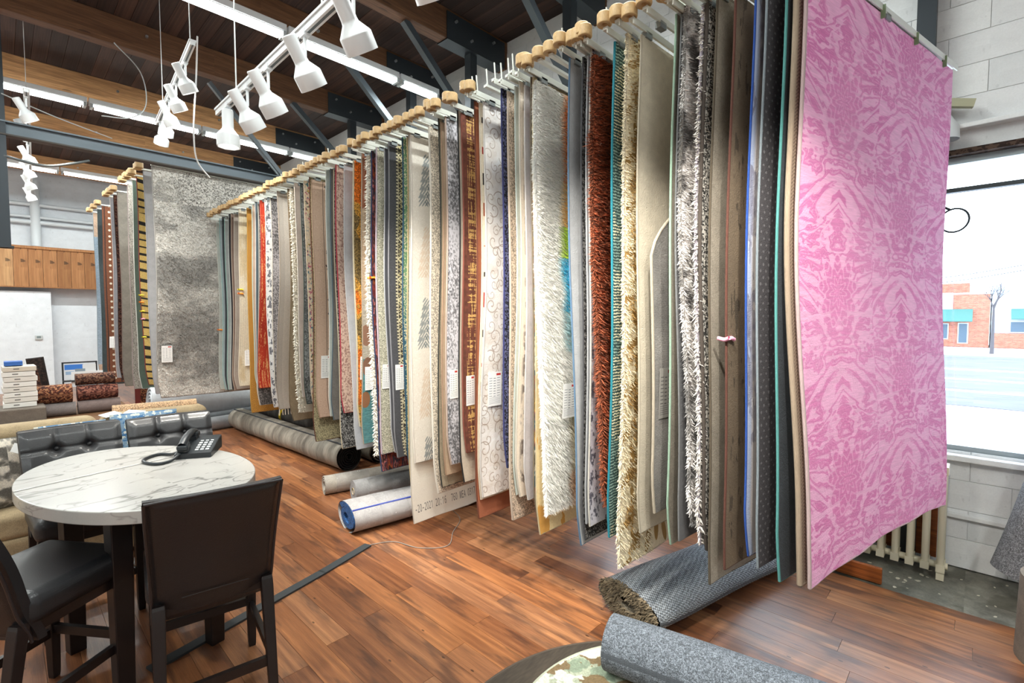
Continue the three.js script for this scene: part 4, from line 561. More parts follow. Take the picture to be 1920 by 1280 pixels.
function chair(label, x, z, turn, tufted) {
  const t = thing('counter_chair', label, 'chair', [x, 0, z], turn, 'counter chairs around the marble table');
  const seat = new RoundedBoxGeometry(0.47, 0.12, 0.46, 5, 0.045).translate(0, 0.595, 0.02), sp = seat.attributes.position;
  for (let i = 0; i < sp.count; i++) if (sp.getY(i) > 0.6) sp.setY(i, sp.getY(i) + 0.025 * Math.cos(sp.getX(i) * 5.5) * Math.cos((sp.getZ(i) - 0.02) * 5.5));
  seat.computeVertexNormals(); obj('seat', seat, leather, t);
  const bend = (y) => -0.215 - 0.02 * sm(0.5, 0.7, y) - 0.15 * Math.pow(clamp((y - 0.6) / 0.43, 0, 1), 1.6) + 0.04 * sm(0.62, 0.45, y);
  const panel = new THREE.BoxGeometry(0.46, 0.56, 0.06, 44, 48, 5).translate(0, 0.75, 0), pp = panel.attributes.position, buttons = tufted ? [[-0.075, 0.915], [0.075, 0.915]] : [];
  for (let i = 0; i < pp.count; i++) {
    let px = pp.getX(i), y = pp.getY(i), z = pp.getZ(i); const ey = 1 - sm(0.245, 0.28, Math.abs(y - 0.75)) * 0.5, ex = 1 - sm(0.19, 0.23, Math.abs(px)) * 0.45;
    z *= Math.min(ex, ey); if (z > 0 && tufted) { let dip = 0; for (const [bx0, by0] of buttons) dip = Math.max(dip, Math.exp(-((px - bx0) ** 2 + (y - by0) ** 2) / 0.0007)); const s = Math.min(Math.abs(Math.abs(px) - 0.075), Math.abs(y - 0.915)); z += 0.016 - 0.03 * dip - 0.011 * Math.exp(-(s * s) / 0.00008) * (y > 0.905 ? 1 : 0.15); }
    px *= 0.95 + 0.07 * sm(0.5, 1.03, y); z += bend(y) - 0.03 * Math.cos(px * 6) + 0.03;
    pp.setXYZ(i, px, y, z);
  }
  panel.computeVertexNormals(); obj('backrest', panel, leather, t);
  for (const [a, b] of buttons) obj('tuft_button', ball(0.013, a, b, bend(b) + 0.022), leather, t);
  // piping along the back edge
  const edge = []; for (let k = 0; k <= 20; k++) { const y = lerp(0.475, 1.026, k / 20); edge.push(V(-0.226 * (0.95 + 0.07 * sm(0.5, 1.03, y)), y, bend(y) - 0.012)); } const edge2 = edge.map((p) => V(-p.x, p.y, p.z));
  obj('piping', [tube(edge, 0.006, 24), tube(edge2, 0.006, 24), tube([edge[20], V(0, 1.03, bend(1.03) - 0.018), edge2[20]], 0.006, 12), tube([V(-0.12, 0.58, bend(0.58) - 0.036), V(0.12, 0.58, bend(0.58) - 0.036)], 0.0022, 8)], mat('#2b2627', 0.4), t);
  const leg = (pts, w0, w1) => { const a = pts[0], b = pts[1], g = rb(1, 1, 1, 0.08, 0, 0, 0, 1), p = g.attributes.position; for (let i = 0; i < p.count; i++) { const k = p.getY(i) + 0.5, w = lerp(w0, w1, k); p.setXYZ(i, p.getX(i) * w + lerp(a.x, b.x, k), lerp(a.y, b.y, k), p.getZ(i) * w + lerp(a.z, b.z, k)); } g.computeVertexNormals(); obj('leg', g, espresso, t); };
  for (const s of [-1, 1]) { leg([V(s * 0.2, 0, 0.21), V(s * 0.2, 0.55, 0.21)], 0.034, 0.05); leg([V(s * 0.2, 0, -0.31), V(s * 0.195, 0.56, -0.215)], 0.034, 0.048); }
  const y = 0.24; for (const [a, b] of [[V(-0.2, y, 0.21), V(0.2, y, 0.21)], [V(-0.2, y - 0.04, -0.27), V(0.2, y - 0.04, -0.27)], [V(-0.2, y - 0.02, 0.21), V(-0.2, y - 0.02, -0.27)], [V(0.2, y - 0.02, 0.21), V(0.2, y - 0.02, -0.27)]]) obj('stretcher', bar(a, b, 0.022, 0.04), espresso, t);
  obj('seat_rail', [bx(0.42, 0.05, 0.42, 0, 0.525, 0)], espresso, t);
  return t;
}
chair('black leather chair seen from behind, nearest the camera', 0.62, -2.5, Math.PI - 0.15, false);
chair('black leather chair at the left edge, turned to the table', 0.07, -2.83, 2.2, false);
chair('black tufted chair behind the table, left one, before the sofa', 0.305, -3.68, 0.06, true);
chair('black tufted chair behind the table, right one, beyond the telephone', 0.775, -3.63, -0.02, true);
{
  const ph = thing('telephone', 'black corded desk telephone on the marble table', 'telephone', [0.775, 0.914, -3.25], 1.06), pm = mat('#23282c', 0.35), km = mat('#c9cdcc', 0.5);
  const s = new THREE.Shape(); s.moveTo(-0.11, 0); s.lineTo(0.11, 0); s.lineTo(0.11, 0.065); s.lineTo(0.06, 0.06); s.lineTo(-0.11, 0.018); s.closePath();
  obj('body', metreUV(new THREE.ExtrudeGeometry(s, { depth: 0.17, bevelEnabled: true, bevelSize: 0.006, bevelThickness: 0.006, bevelSegments: 2 }).translate(0, 0.006, -0.085)), pm, ph);
  const tilt = Math.atan2(0.042, 0.17), top = (u, v) => V(u, 0.03 + (u + 0.11) / 0.17 * 0.042, v);
  for (let i = 0; i < 4; i++) for (let j = 0; j < 3; j++) { const k = obj('key', rb(0.016, 0.006, 0.018, 0.002, 0, 0, 0, 1), km, ph); k.position.copy(top(-0.075 + i * 0.026, 0.062 - j * 0.026)); k.rotation.z = tilt; }
  for (let i = 0; i < 3; i++) { const k = obj('key', rb(0.012, 0.005, 0.016, 0.002, 0, 0, 0, 1), km, ph); k.position.copy(top(0.03, 0.062 - i * 0.026)); k.rotation.z = tilt; }
  const hp = [V(-0.115, 0.075, -0.05), V(-0.06, 0.1, -0.05), V(0, 0.112, -0.05), V(0.06, 0.118, -0.05), V(0.11, 0.105, -0.05)];
  obj('handset', [tube(hp, 0.017, 24, 10).scale(1, 1, 1.25).translate(0, 0, 0.0125), new RoundedBoxGeometry(0.06, 0.035, 0.058, 3, 0.014).rotateZ(0.35).translate(-0.092, 0.066, -0.05), new RoundedBoxGeometry(0.06, 0.035, 0.058, 3, 0.014).translate(0.088, 0.096, -0.05)].map((g) => { g.deleteAttribute('uv'); return metreUV(g); }), pm, ph);
  obj('cradle', [bx(0.05, 0.02, 0.05, 0.07, 0.078, -0.05), bx(0.05, 0.02, 0.05, -0.08, 0.045, -0.05)], pm, ph);
  const pts = []; for (let k = 0; k <= 30; k++) { const a = k / 30; const c = [V(-0.12, 0.03, -0.06), V(-0.17, 0.009, -0.09), V(-0.21, 0.009, -0.13), V(-0.16, 0.009, -0.21), V(-0.088, 0.009, -0.237), V(0.0, 0.009, -0.2), V(-0.03, 0.012, -0.13), V(-0.08, 0.03, -0.08)]; pts.push(new THREE.CatmullRomCurve3(c).getPoint(a)); }
  obj('coiled_cord', tube(pts, 0.0085, 90, 8), pm, ph);
}
// ---------------------------------------------------------------- sofa group behind the table
const beige = mat('#c3ab85', 0.85, { map: shared.linen });
{
  const s = thing('sofa', 'beige fabric sofa behind the table', 'sofa', [0.15, 0, -4.95]);
  obj('base', [rb(2.4, 0.26, 1.2, 0.03, 0, 0.17, 0)], beige, s);
  for (const x of [-0.8, 0, 0.8]) obj('seat_cushion', rb(0.79, 0.17, 0.95, 0.05, x, 0.375, 0.12, 4), beige, s);
  for (const x of [-0.8, 0, 0.8]) obj('back_cushion', rb(0.79, 0.44, 0.24, 0.08, x, 0.66, -0.42, 4), beige, s);
  obj('back_frame', rb(2.4, 0.72, 0.14, 0.04, 0, 0.42, -0.6), beige, s);
  for (const x of [-1.15, 1.15]) obj('foot', bx(0.06, 0.05, 0.06, x, 0.025, 0.5), espresso, s);
}
{
  const furT = tex(256, 256, 0.6, 0.6, (x, y) => { const f = fbm(x * 9, y * 9), v = 110 + 130 * sm(0.35, 0.65, f) + 40 * (noise(x * 240, y * 120) - 0.5); return [v * 1.02, v * 0.97, v * 0.9]; });
  const blueT = tex(256, 256, 0.5, 0.5, (x, y) => { const f = fbm(x * 22, y * 22), g = fbm(x * 14 + 5, y * 20); return f > 0.55 ? [222, 220, 206] : g > 0.55 ? [70, 116, 158] : [134, 160, 182]; });
  const pillow = (label, x, y, z, w, h, ry, rx, m, cardAt) => { const t = thing('cushion', label, 'cushion', [x, y, z], ry); const g = new THREE.BoxGeometry(w, h, 0.14, 14, 14, 4).translate(0, h / 2, 0), p = g.attributes.position; for (let i = 0; i < p.count; i++) { const a = 1 - Math.pow(Math.abs(p.getX(i)) / (w / 2), 3), b = 1 - Math.pow(Math.abs(p.getY(i) - h / 2) / (h / 2), 3); p.setZ(i, p.getZ(i) * (0.15 + 0.85 * Math.sqrt(Math.max(0, a * b)))); } g.rotateX(rx); g.computeVertexNormals(); obj('cover', g, m, t); if (cardAt) { const c = obj('price_card', bx(0.1, 0.06, 0.003), mat('#f2f1ee', 0.6), t); c.position.set(...cardAt); c.rotation.set(-0.3, 0.2, -0.5); } return t; };
  pillow('brown and white fur cushion with a price card at the left edge', -0.04, 0.465, -4.55, 0.5, 0.44, 0.25, -0.2, mat('#ffffff', 0.95, { map: furT, bumpMap: bumpNoise, bumpScale: 0.008 }), [0.1, 0.37, 0.06]);
  pillow('grey and pale blue fleecy cushion beside the fur cushion', 0.2, 0.465, -4.72, 0.46, 0.42, 0.1, -0.22, mat('#c9d2d8', 0.95, { map: furT }), null);
  pillow('blue and white patterned cushion peeking over the left tufted chair', 0.36, 0.465, -5.02, 0.42, 0.42, 0.0, -0.25, mat('#ffffff', 0.9, { map: blueT }), null);
  pillow('blue patterned cushion left of the rolled tan rug', 0.82, 0.465, -5.05, 0.46, 0.44, -0.1, -0.25, mat('#e8eef4', 0.9, { map: blueT }), null);
}
// ---------------------------------------------------------------- rolled rugs lying about: one builder
function roll(name, label, a, b, r, m, o = {}) {
  const t = thing(name, label, 'rug roll', [a.x, a.y - r * (o.flat ?? 1), a.z], 0, o.group), off = V(0, r * (o.flat ?? 1), 0), d = b.clone().sub(a), L = d.length(), N = 32;
  const turnM = new THREE.Matrix4().makeBasis(...(() => { const z = d.clone().normalize(), x = V(0, 1, 0).cross(z).normalize(); return [x, z.clone().cross(x), z]; })()).setPosition(off);
  const rnd = rng((o.seed ?? 1) * 71), ph = rnd() * 6, mk = (rr, l0, l1, seg) => { const g = new THREE.CylinderGeometry(rr, rr, l1 - l0, N, seg, true).rotateX(Math.PI / 2).translate(0, 0, (l0 + l1) / 2), p = g.attributes.position, uv = g.attributes.uv; for (let i = 0; i < p.count; i++) { const z = p.getZ(i), an = Math.atan2(p.getY(i), p.getX(i)), k = 1 + 0.02 * Math.sin(z * 6 + ph) + 0.015 * Math.sin(an * 3 + z * 2); p.setXYZ(i, p.getX(i) * k * (o.wide ?? 1), p.getY(i) * k * (o.flat ?? 1), z); uv.setXY(i, (an + Math.PI) * rr, z); } g.computeVertexNormals(); return g.applyMatrix4(turnM); };
  obj('carpet', mk(r, 0, L, 16), m, t);
  // spiral seen at both ends
  const turns = o.turns ?? 3.2, w = o.pileThick ?? 0.014, sp = []; const hollow = o.hollow ?? 0.32;
  const shapePts = (k, add) => { const a = k * turns * Math.PI * 2 + 0.6, rr = lerp(r * 0.985, r * hollow, k) + add; return V(Math.cos(a) * rr * (o.wide ?? 1), Math.sin(a) * rr * (o.flat ?? 1), 0); };
  const pos = [], idx = [], n = 90, z1 = Math.min(0.3, L * 0.2);
  for (let k = 0; k <= n; k++) for (const [add, z] of [[0, z1], [0, 0], [-w, 0], [-w, z1]]) { const p = shapePts(k / n, add); pos.push(p.x, p.y, z); }
  for (let k = 0; k < n; k++) for (let q = 0; q < 3; q++) { const A = k * 4 + q, B = A + 4; idx.push(A, B, A + 1, A + 1, B, B + 1); }
  const g = new THREE.BufferGeometry(); g.setAttribute('position', new THREE.Float32BufferAttribute(pos, 3)); g.setIndex(idx); g.computeVertexNormals();
  const g1 = g.toNonIndexed(); g1.computeVertexNormals(); metreUV(g1); const g2 = g1.clone().applyMatrix4(new THREE.Matrix4().makeRotationY(Math.PI)).translate(0, 0, L);
  obj('rolled_edge', merge([g1.applyMatrix4(turnM), g2.applyMatrix4(turnM)]), o.end ?? m, t);
  if (o.flap) { const f = tube([0, 0.5, 1].map((k) => V(Math.cos(o.flap) * (r + 0.003) * (o.wide ?? 1), Math.sin(o.flap) * (r + 0.003) * (o.flat ?? 1), L * k)), 0.008, 10).applyMatrix4(turnM); obj('loose_edge', f, o.flapM ?? mat('#3a3f46', 0.8), t); }
  if (o.core) obj('cardboard_core', [new THREE.CylinderGeometry(r * 0.3, r * 0.3, L + 0.01, 18, 1, true).rotateX(Math.PI / 2).translate(0, 0, L / 2).applyMatrix4(turnM)], mat('#c9b48e', 0.85, { side: THREE.DoubleSide }), t);
  if (o.wrap) { const pm = new THREE.MeshPhysicalMaterial({ color: '#ffffff', transmission: 0.85, roughness: 0.12, thickness: 0, ior: 1.4, bumpMap: bumpNoise, bumpScale: 0.01 }); for (const [l0, l1] of o.wrap) obj('plastic_wrap', mk(r * 1.03, l0, l1, 8), pm, t); }
  if (o.band) obj('tape_band', mk(r * 1.02, o.band, o.band + 0.05, 2), mat('#e2c52e', 0.5), t);
  return t;
}
const streak = tex(256, 512, 0.8, 1.6, (x, y) => { const f = fbm(x * 4, y * 12), g = noise(x * 30, y * 160), v = 150 + 80 * (f - 0.4) + 30 * (g - 0.5); return [v, v * 0.98, v * 0.94]; });
const felt = tex(256, 256, 0.3, 0.3, (x, y) => { const f = noise(x * 420, y * 420), g = fbm(x * 150, y * 150, 2), v = 128 + 116 * sm(0.2, 0.85, f * 0.6 + g * 0.4); return [v, v, v]; });
const chunky = tex(256, 256, 0.3, 0.3, (x, y) => { const row = Math.sin(y * 360 + Math.sin(x * 90) * 0.6) * Math.sin(x * 240 + Math.floor(y * 57) * 1.7), v = 158 + 62 * row + 60 * (noise(x * 220, y * 220) - 0.5); return [v, v, v]; });
const chunkyBump = tex(256, 256, 0.3, 0.3, (x, y) => { const row = Math.sin(y * 360 + Math.sin(x * 90) * 0.6) * Math.sin(x * 240 + Math.floor(y * 57) * 1.7), v = 128 + 90 * row + 40 * (noise(x * 220, y * 220) - 0.5); return [v, v, v]; }, false);
const grp = 'rolled rugs on the floor', black = mat('#17181a', 0.95), taupe = mat('#a39a8c', 0.9, { map: streak });
roll('rolled_rug', 'long grey streaked rug roll with a dark edge line, black inside', V(2.63, 0.155, -5.0), V(2.5, 0.155, -8.2), 0.155, mat('#dcd9d2', 0.85, { map: streak }), { seed: 2, end: black, flap: 1.15, group: grp, turns: 5, hollow: 0.2 });
roll('rolled_rug', 'taupe rug roll lying behind the long grey streaked roll', V(3.05, 0.12, -5.0), V(3.1, 0.12, -7.9), 0.12, taupe, { seed: 3, group: grp, wide: 1.3 });
roll('rolled_rug', 'grey rug roll with a yellow tape band', V(3.25, 0.1, -5.9), V(2.72, 0.34, -8.0), 0.1, mat('#8b8b8c', 0.85, { map: streak }), { seed: 4, group: grp, band: 1.5 });
roll('rolled_rug', 'brown patterned rug roll under the orange shag rug', V(3.3, 0.1, -4.5), V(3.4, 0.1, -6.4), 0.1, mat('#c9a898', 0.9, { map: texOf.persian ?? shared.speckle }), { seed: 5, group: grp });
roll('rolled_rug', 'thick pale grey rug roll lying across the far floor', V(1.5, 0.42, -8.9), V(3.9, 0.26, -8.9), 0.24, mat('#d9dee4', 0.85, { map: shared.plain }), { seed: 6, group: grp });
roll('rolled_rug', 'thin grey rug roll in front of the thick pale roll', V(1.6, 0.1, -8.3), V(3.6, 0.1, -8.45), 0.1, mat('#b9bcc0', 0.85, { map: shared.linen }), { seed: 7, group: grp });
roll('rolled_rug', 'slim grey rug roll resting between the far rolls', V(1.5, 0.13, -8.62), V(3.8, 0.2, -8.6), 0.07, mat('#8f969c', 0.85, { map: shared.linen }), { seed: 17, group: grp });
roll('rolled_rug', 'small pale rug roll in clear plastic, pinched at its end', V(2.1, 0.09, -4.5), V(3.3, 0.09, -4.22), 0.09, mat('#d3cabd', 0.85, { map: shared.linen }), { seed: 8, wrap: [[0.1, 0.42]], group: grp, turns: 2.2, hollow: 0.5, pileThick: 0.008 });
roll('rolled_rug', 'grey rug roll on a cardboard core, taped in plastic', V(2.2, 0.1, -4.12), V(3.35, 0.1, -3.9), 0.1, mat('#b5b4b4', 0.85, { map: shared.linen }), { seed: 9, wrap: [[0.12, 0.34]], core: 1, group: grp, turns: 4 });
roll('rolled_rug', 'grey backed rug roll with bright blue shag showing at its end', V(1.86, 0.112, -3.6), V(3.2, 0.112, -3.4), 0.15, mat('#cdc9c8', 0.85, { map: shared.linen }), { seed: 10, wrap: [[0.22, 0.46]], end: mat('#2f63a8', 0.95, { map: shared.speckle }), flap: 2.3, flapM: mat('#3b4a9c', 0.85), group: grp, flat: 0.75, wide: 1.3, pileThick: 0.05, turns: 1.5, hollow: 0.45 });
// chunky grey carpet, loosely rolled, under the window end of the rack
const chunkM = mat('#e2eaf2', 0.95, { map: chunky, bumpMap: chunkyBump, bumpScale: 0.012 });
{
  const t = roll('rolled_rug', 'loosely rolled chunky grey carpet under the hanging rugs', V(2.36, 0.1, -1.36), V(3.62, 0.1, -1.06), 0.2, chunkM, { seed: 11, flat: 0.5, wide: 1.15, group: grp, end: mat('#b3a68f', 0.95, { map: felt }), pileThick: 0.03, turns: 2, hollow: 0.3 });
  const r = rng(60), im = new THREE.InstancedMesh(blade, bladeM, 1400), M = new THREE.Matrix4(), q = new THREE.Quaternion(), c = new THREE.Color(), z = V(1.26, -0.015, 0.38).normalize(), x = V(0, 1, 0).cross(z).normalize(), y = z.clone().cross(x);
  for (let i = 0; i < 1400; i++) { const a = r() * 6.28, k = Math.sqrt(0.12 + 0.88 * r()), p = V(0, 0.105, 0).addScaledVector(x, Math.cos(a) * 0.225 * k).addScaledVector(y, Math.sin(a) * 0.1 * k).addScaledVector(z, 0.01 * r()); const dir = z.clone().multiplyScalar(-1).add(V(r() - 0.5, r() - 0.5, r() - 0.5)).normalize(); q.setFromUnitVectors(V(0, 1, 0), dir); M.compose(p, q, V(0.006, 0.02 + 0.025 * r(), 0.006)); im.setMatrixAt(i, M); const v = 0.5 + 0.5 * r(); c.setRGB(0.62 * v, 0.55 * v, 0.44 * v, THREE.SRGBColorSpace); im.setColorAt(i, c); }
  im.name = 'cut_pile'; im.userData.kind = 'stuff'; t.add(im);
}
// nearest roll and the round rug stack beneath it
{
  const brown = mat('#6f6459', 0.9, { map: streak }), camo = mat('#ffffff', 0.95, { map: tex(256, 256, 1, 1, (x, y) => { const f = fbm(x * 7, y * 7), g = fbm(x * 9 + 4, y * 9); return mul(f > 0.56 ? [224, 222, 208] : g > 0.54 ? [128, 108, 78] : f < 0.44 ? [142, 156, 134] : [176, 182, 160], 0.88 + 0.24 * noise(x * 200, y * 200)); }), bumpMap: bumpNoise, bumpScale: 0.004 });
  const disc = (name, label, x, y, z, r, m, edgeM) => { const t = thing(name, label, 'rug', [x, y, z]); obj('field', metreUV(new THREE.CylinderGeometry(r, r, 0.014, 72).translate(0, 0.007, 0)), m, t); obj('binding', new THREE.TorusGeometry(r, 0.008, 8, 90).rotateX(Math.PI / 2).translate(0, 0.008, 0), edgeM, t); };
  disc('round_rug', 'round grey brown rug flat on the floor in front', 1.53, 0, -0.74, 0.85, brown, mat('#54493f', 0.9));
  disc('round_rug', 'round mossy green patterned rug on top of the brown one', 1.72, 0.016, -0.76, 0.66, camo, mat('#b9bca8', 0.9));
  disc('round_rug', 'small oval brown rug with a white edge in the stack', 1.82, 0.033, -0.62, 0.42, mat('#8a7a5c', 0.95, { map: felt }), mat('#efeef0', 0.8));
  roll('rolled_rug', 'large grey felt carpet roll in the foreground', V(1.96, 0.155, -1.22), V(2.34, 0.155, 0.5), 0.125, mat('#a7b1bd', 0.97, { map: felt, bumpMap: bumpNoise, bumpScale: 0.008 }), { seed: 12, group: grp, turns: 3, pileThick: 0.03, hollow: 0.1 });
}
// right edge: a grey roll leaning at the window and a standing beige one
{
  roll('rolled_rug', 'grey rug roll leaning upright against the window wall', V(4.12, 0.17, 0.25), V(4.24, 1.35, 0.54), 0.15, mat('#b9bbc0', 0.95, { map: felt, bumpMap: bumpNoise, bumpScale: 0.006 }), { seed: 13, group: grp });
  const t = thing('standing_rug_roll', 'upright beige rug roll cut by the right edge of the picture', 'rug roll', [3.52, 0, 0.4], 0, grp);
  obj('carpet', [metreUV(new THREE.CylinderGeometry(0.2, 0.21, 0.42, 32).translate(0, 0.21, 0))], mat('#9a8d7c', 0.9, { map: shared.linen }), t); obj('loose_edge', [bar(V(-0.2, 0.0, -0.06), V(-0.195, 0.42, -0.06), 0.02, 0.02)], mat('#d9cdc4', 0.8), t);
}
// ---------------------------------------------------------------- cord cover, wire, radiator, boards, flakes
{
  const s = obj('cord_cover', [bar(V(1.84, 0.006, -3.235), V(1.42, 0.006, -3.1), 0.062, 0.012), bar(V(1.43, 0.006, -3.103), V(0.44, 0.006, -2.83), 0.062, 0.012)], mat('#33383b', 0.6)); tag(s, 'black rubber cord cover strip across the plank floor', 'cord cover');
  const w = obj('floor_wire', tube([V(1.84, 0.006, -3.235), V(2.0, 0.005, -3.15), V(2.08, 0.005, -2.92), V(2.24, 0.005, -2.8), V(2.42, 0.005, -2.95), V(2.62, 0.005, -3.1), V(2.72, 0.005, -3.35)], 0.0028, 60), mat('#8d8983', 0.5)); tag(w, 'thin pale wire running from the cord cover under the rugs', 'wire');
  const cream = mat('#ded6bd', 0.5), rad = thing('radiator', 'cream cast iron radiator under the window behind the pink rug', 'radiator', [4.2, 0, -0.12]);
  for (let i = 0; i < 11; i++) obj('section', [cyl(0.019, 0.019, 0.62, -0.05, 0.4, -i * 0.078, 10), cyl(0.019, 0.019, 0.62, 0.05, 0.4, -i * 0.078, 10), bx(0.14, 0.05, 0.045, 0, 0.08, -i * 0.078), bx(0.14, 0.05, 0.045, 0, 0.72, -i * 0.078)], cream, rad);
  obj('header', [cyl(0.022, 0.022, 0.85, 0, 0, 0, 10).rotateX(Math.PI / 2).translate(0, 0.08, -0.39)], cream, rad);
  obj('foot', [bx(0.12, 0.06, 0.04, 0, 0.03, 0), bx(0.12, 0.06, 0.04, 0, 0.03, -0.78)], cream, rad);
  const plank = (name, label, g, c) => tag(obj(name, g, mat(c, 0.6, { map: beamTex })), label, 'board');
  plank('wood_board', 'orange brown board on edge before the radiator', [rb(0.03, 0.1, 0.75, 0.004, 3.83, 0.05, -0.76)], '#e09a58');
  plank('wood_board', 'brown board leaning on the wall beside the radiator', [rb(0.02, 0.5, 0.34, 0.004, 4.4, 0.3, -0.32)], '#c98a58');
    tag(obj('orange_clip', [rb(0.05, 0.03, 0.07, 0.006, 4.02, 0.05, -0.62)], mat('#e0502e', 0.5)), 'small red plastic piece on the floor by the radiator', 'clip');
  const r = rng(88), fl = []; for (let i = 0; i < 22; i++) { const s2 = new THREE.Shape(), n = 7, R = 0.008 + 0.026 * r() * r(); for (let k = 0; k <= n; k++) { const a = k / n * 6.283, q = R * (0.6 + 0.5 * h2(k % n, i)); k ? s2.lineTo(Math.cos(a) * q, Math.sin(a) * q * 0.6) : s2.moveTo(Math.cos(a) * q, Math.sin(a) * q * 0.6); } fl.push(metreUV(new THREE.ExtrudeGeometry(s2, { depth: 0.0025, bevelEnabled: false }).rotateX(-Math.PI / 2).rotateY(r() * 6).translate(3.85 + r() * 0.55, -0.007, -0.5 + r() * 0.75))); }
  const f = obj('paint_flakes', fl, mat('#ddd8c4', 0.7)); tag(f, 'cream paint flakes scattered on bare concrete by the wall', 'paint flakes', null, 'stuff');
  // things on the window wall
  const cl = thing('clamp_lamp', 'white bell shaped lamp on a bracket above the window', 'lamp', [4.36, 2.97, -0.2]);
  obj('shade', [new THREE.LatheGeometry([[0.02, 0.1], [0.03, 0.06], [0.075, -0.02], [0.08, -0.1], [0.074, -0.1], [0.06, 0]].map(([a, b]) => new THREE.Vector2(a, b)), 20)], mat('#e6ecee', 0.4, { side: THREE.DoubleSide }), cl); obj('bracket', [bar(V(-0.05, 0.16, -0.1), V(0.0, 0.1, 0.14), 0.04, 0.05)], mat('#a9a88c', 0.5), cl);
  const ring = obj('metal_ring', new THREE.TorusGeometry(0.075, 0.006, 8, 36).rotateY(Math.PI / 2 - 0.3).translate(4.3, 2.33, -0.13), steelM); tag(ring, 'thin dark metal ring hanging before the window', 'ring');
  const hook = obj('ring_hook', tube([V(4.3, 2.4, -0.15), V(4.3, 2.44, -0.22), V(4.32, 2.42, -0.32), V(4.44, 2.44, -0.36)], 0.008, 16), steelM); tag(hook, 'small hook that carries the metal ring', 'hook');
}
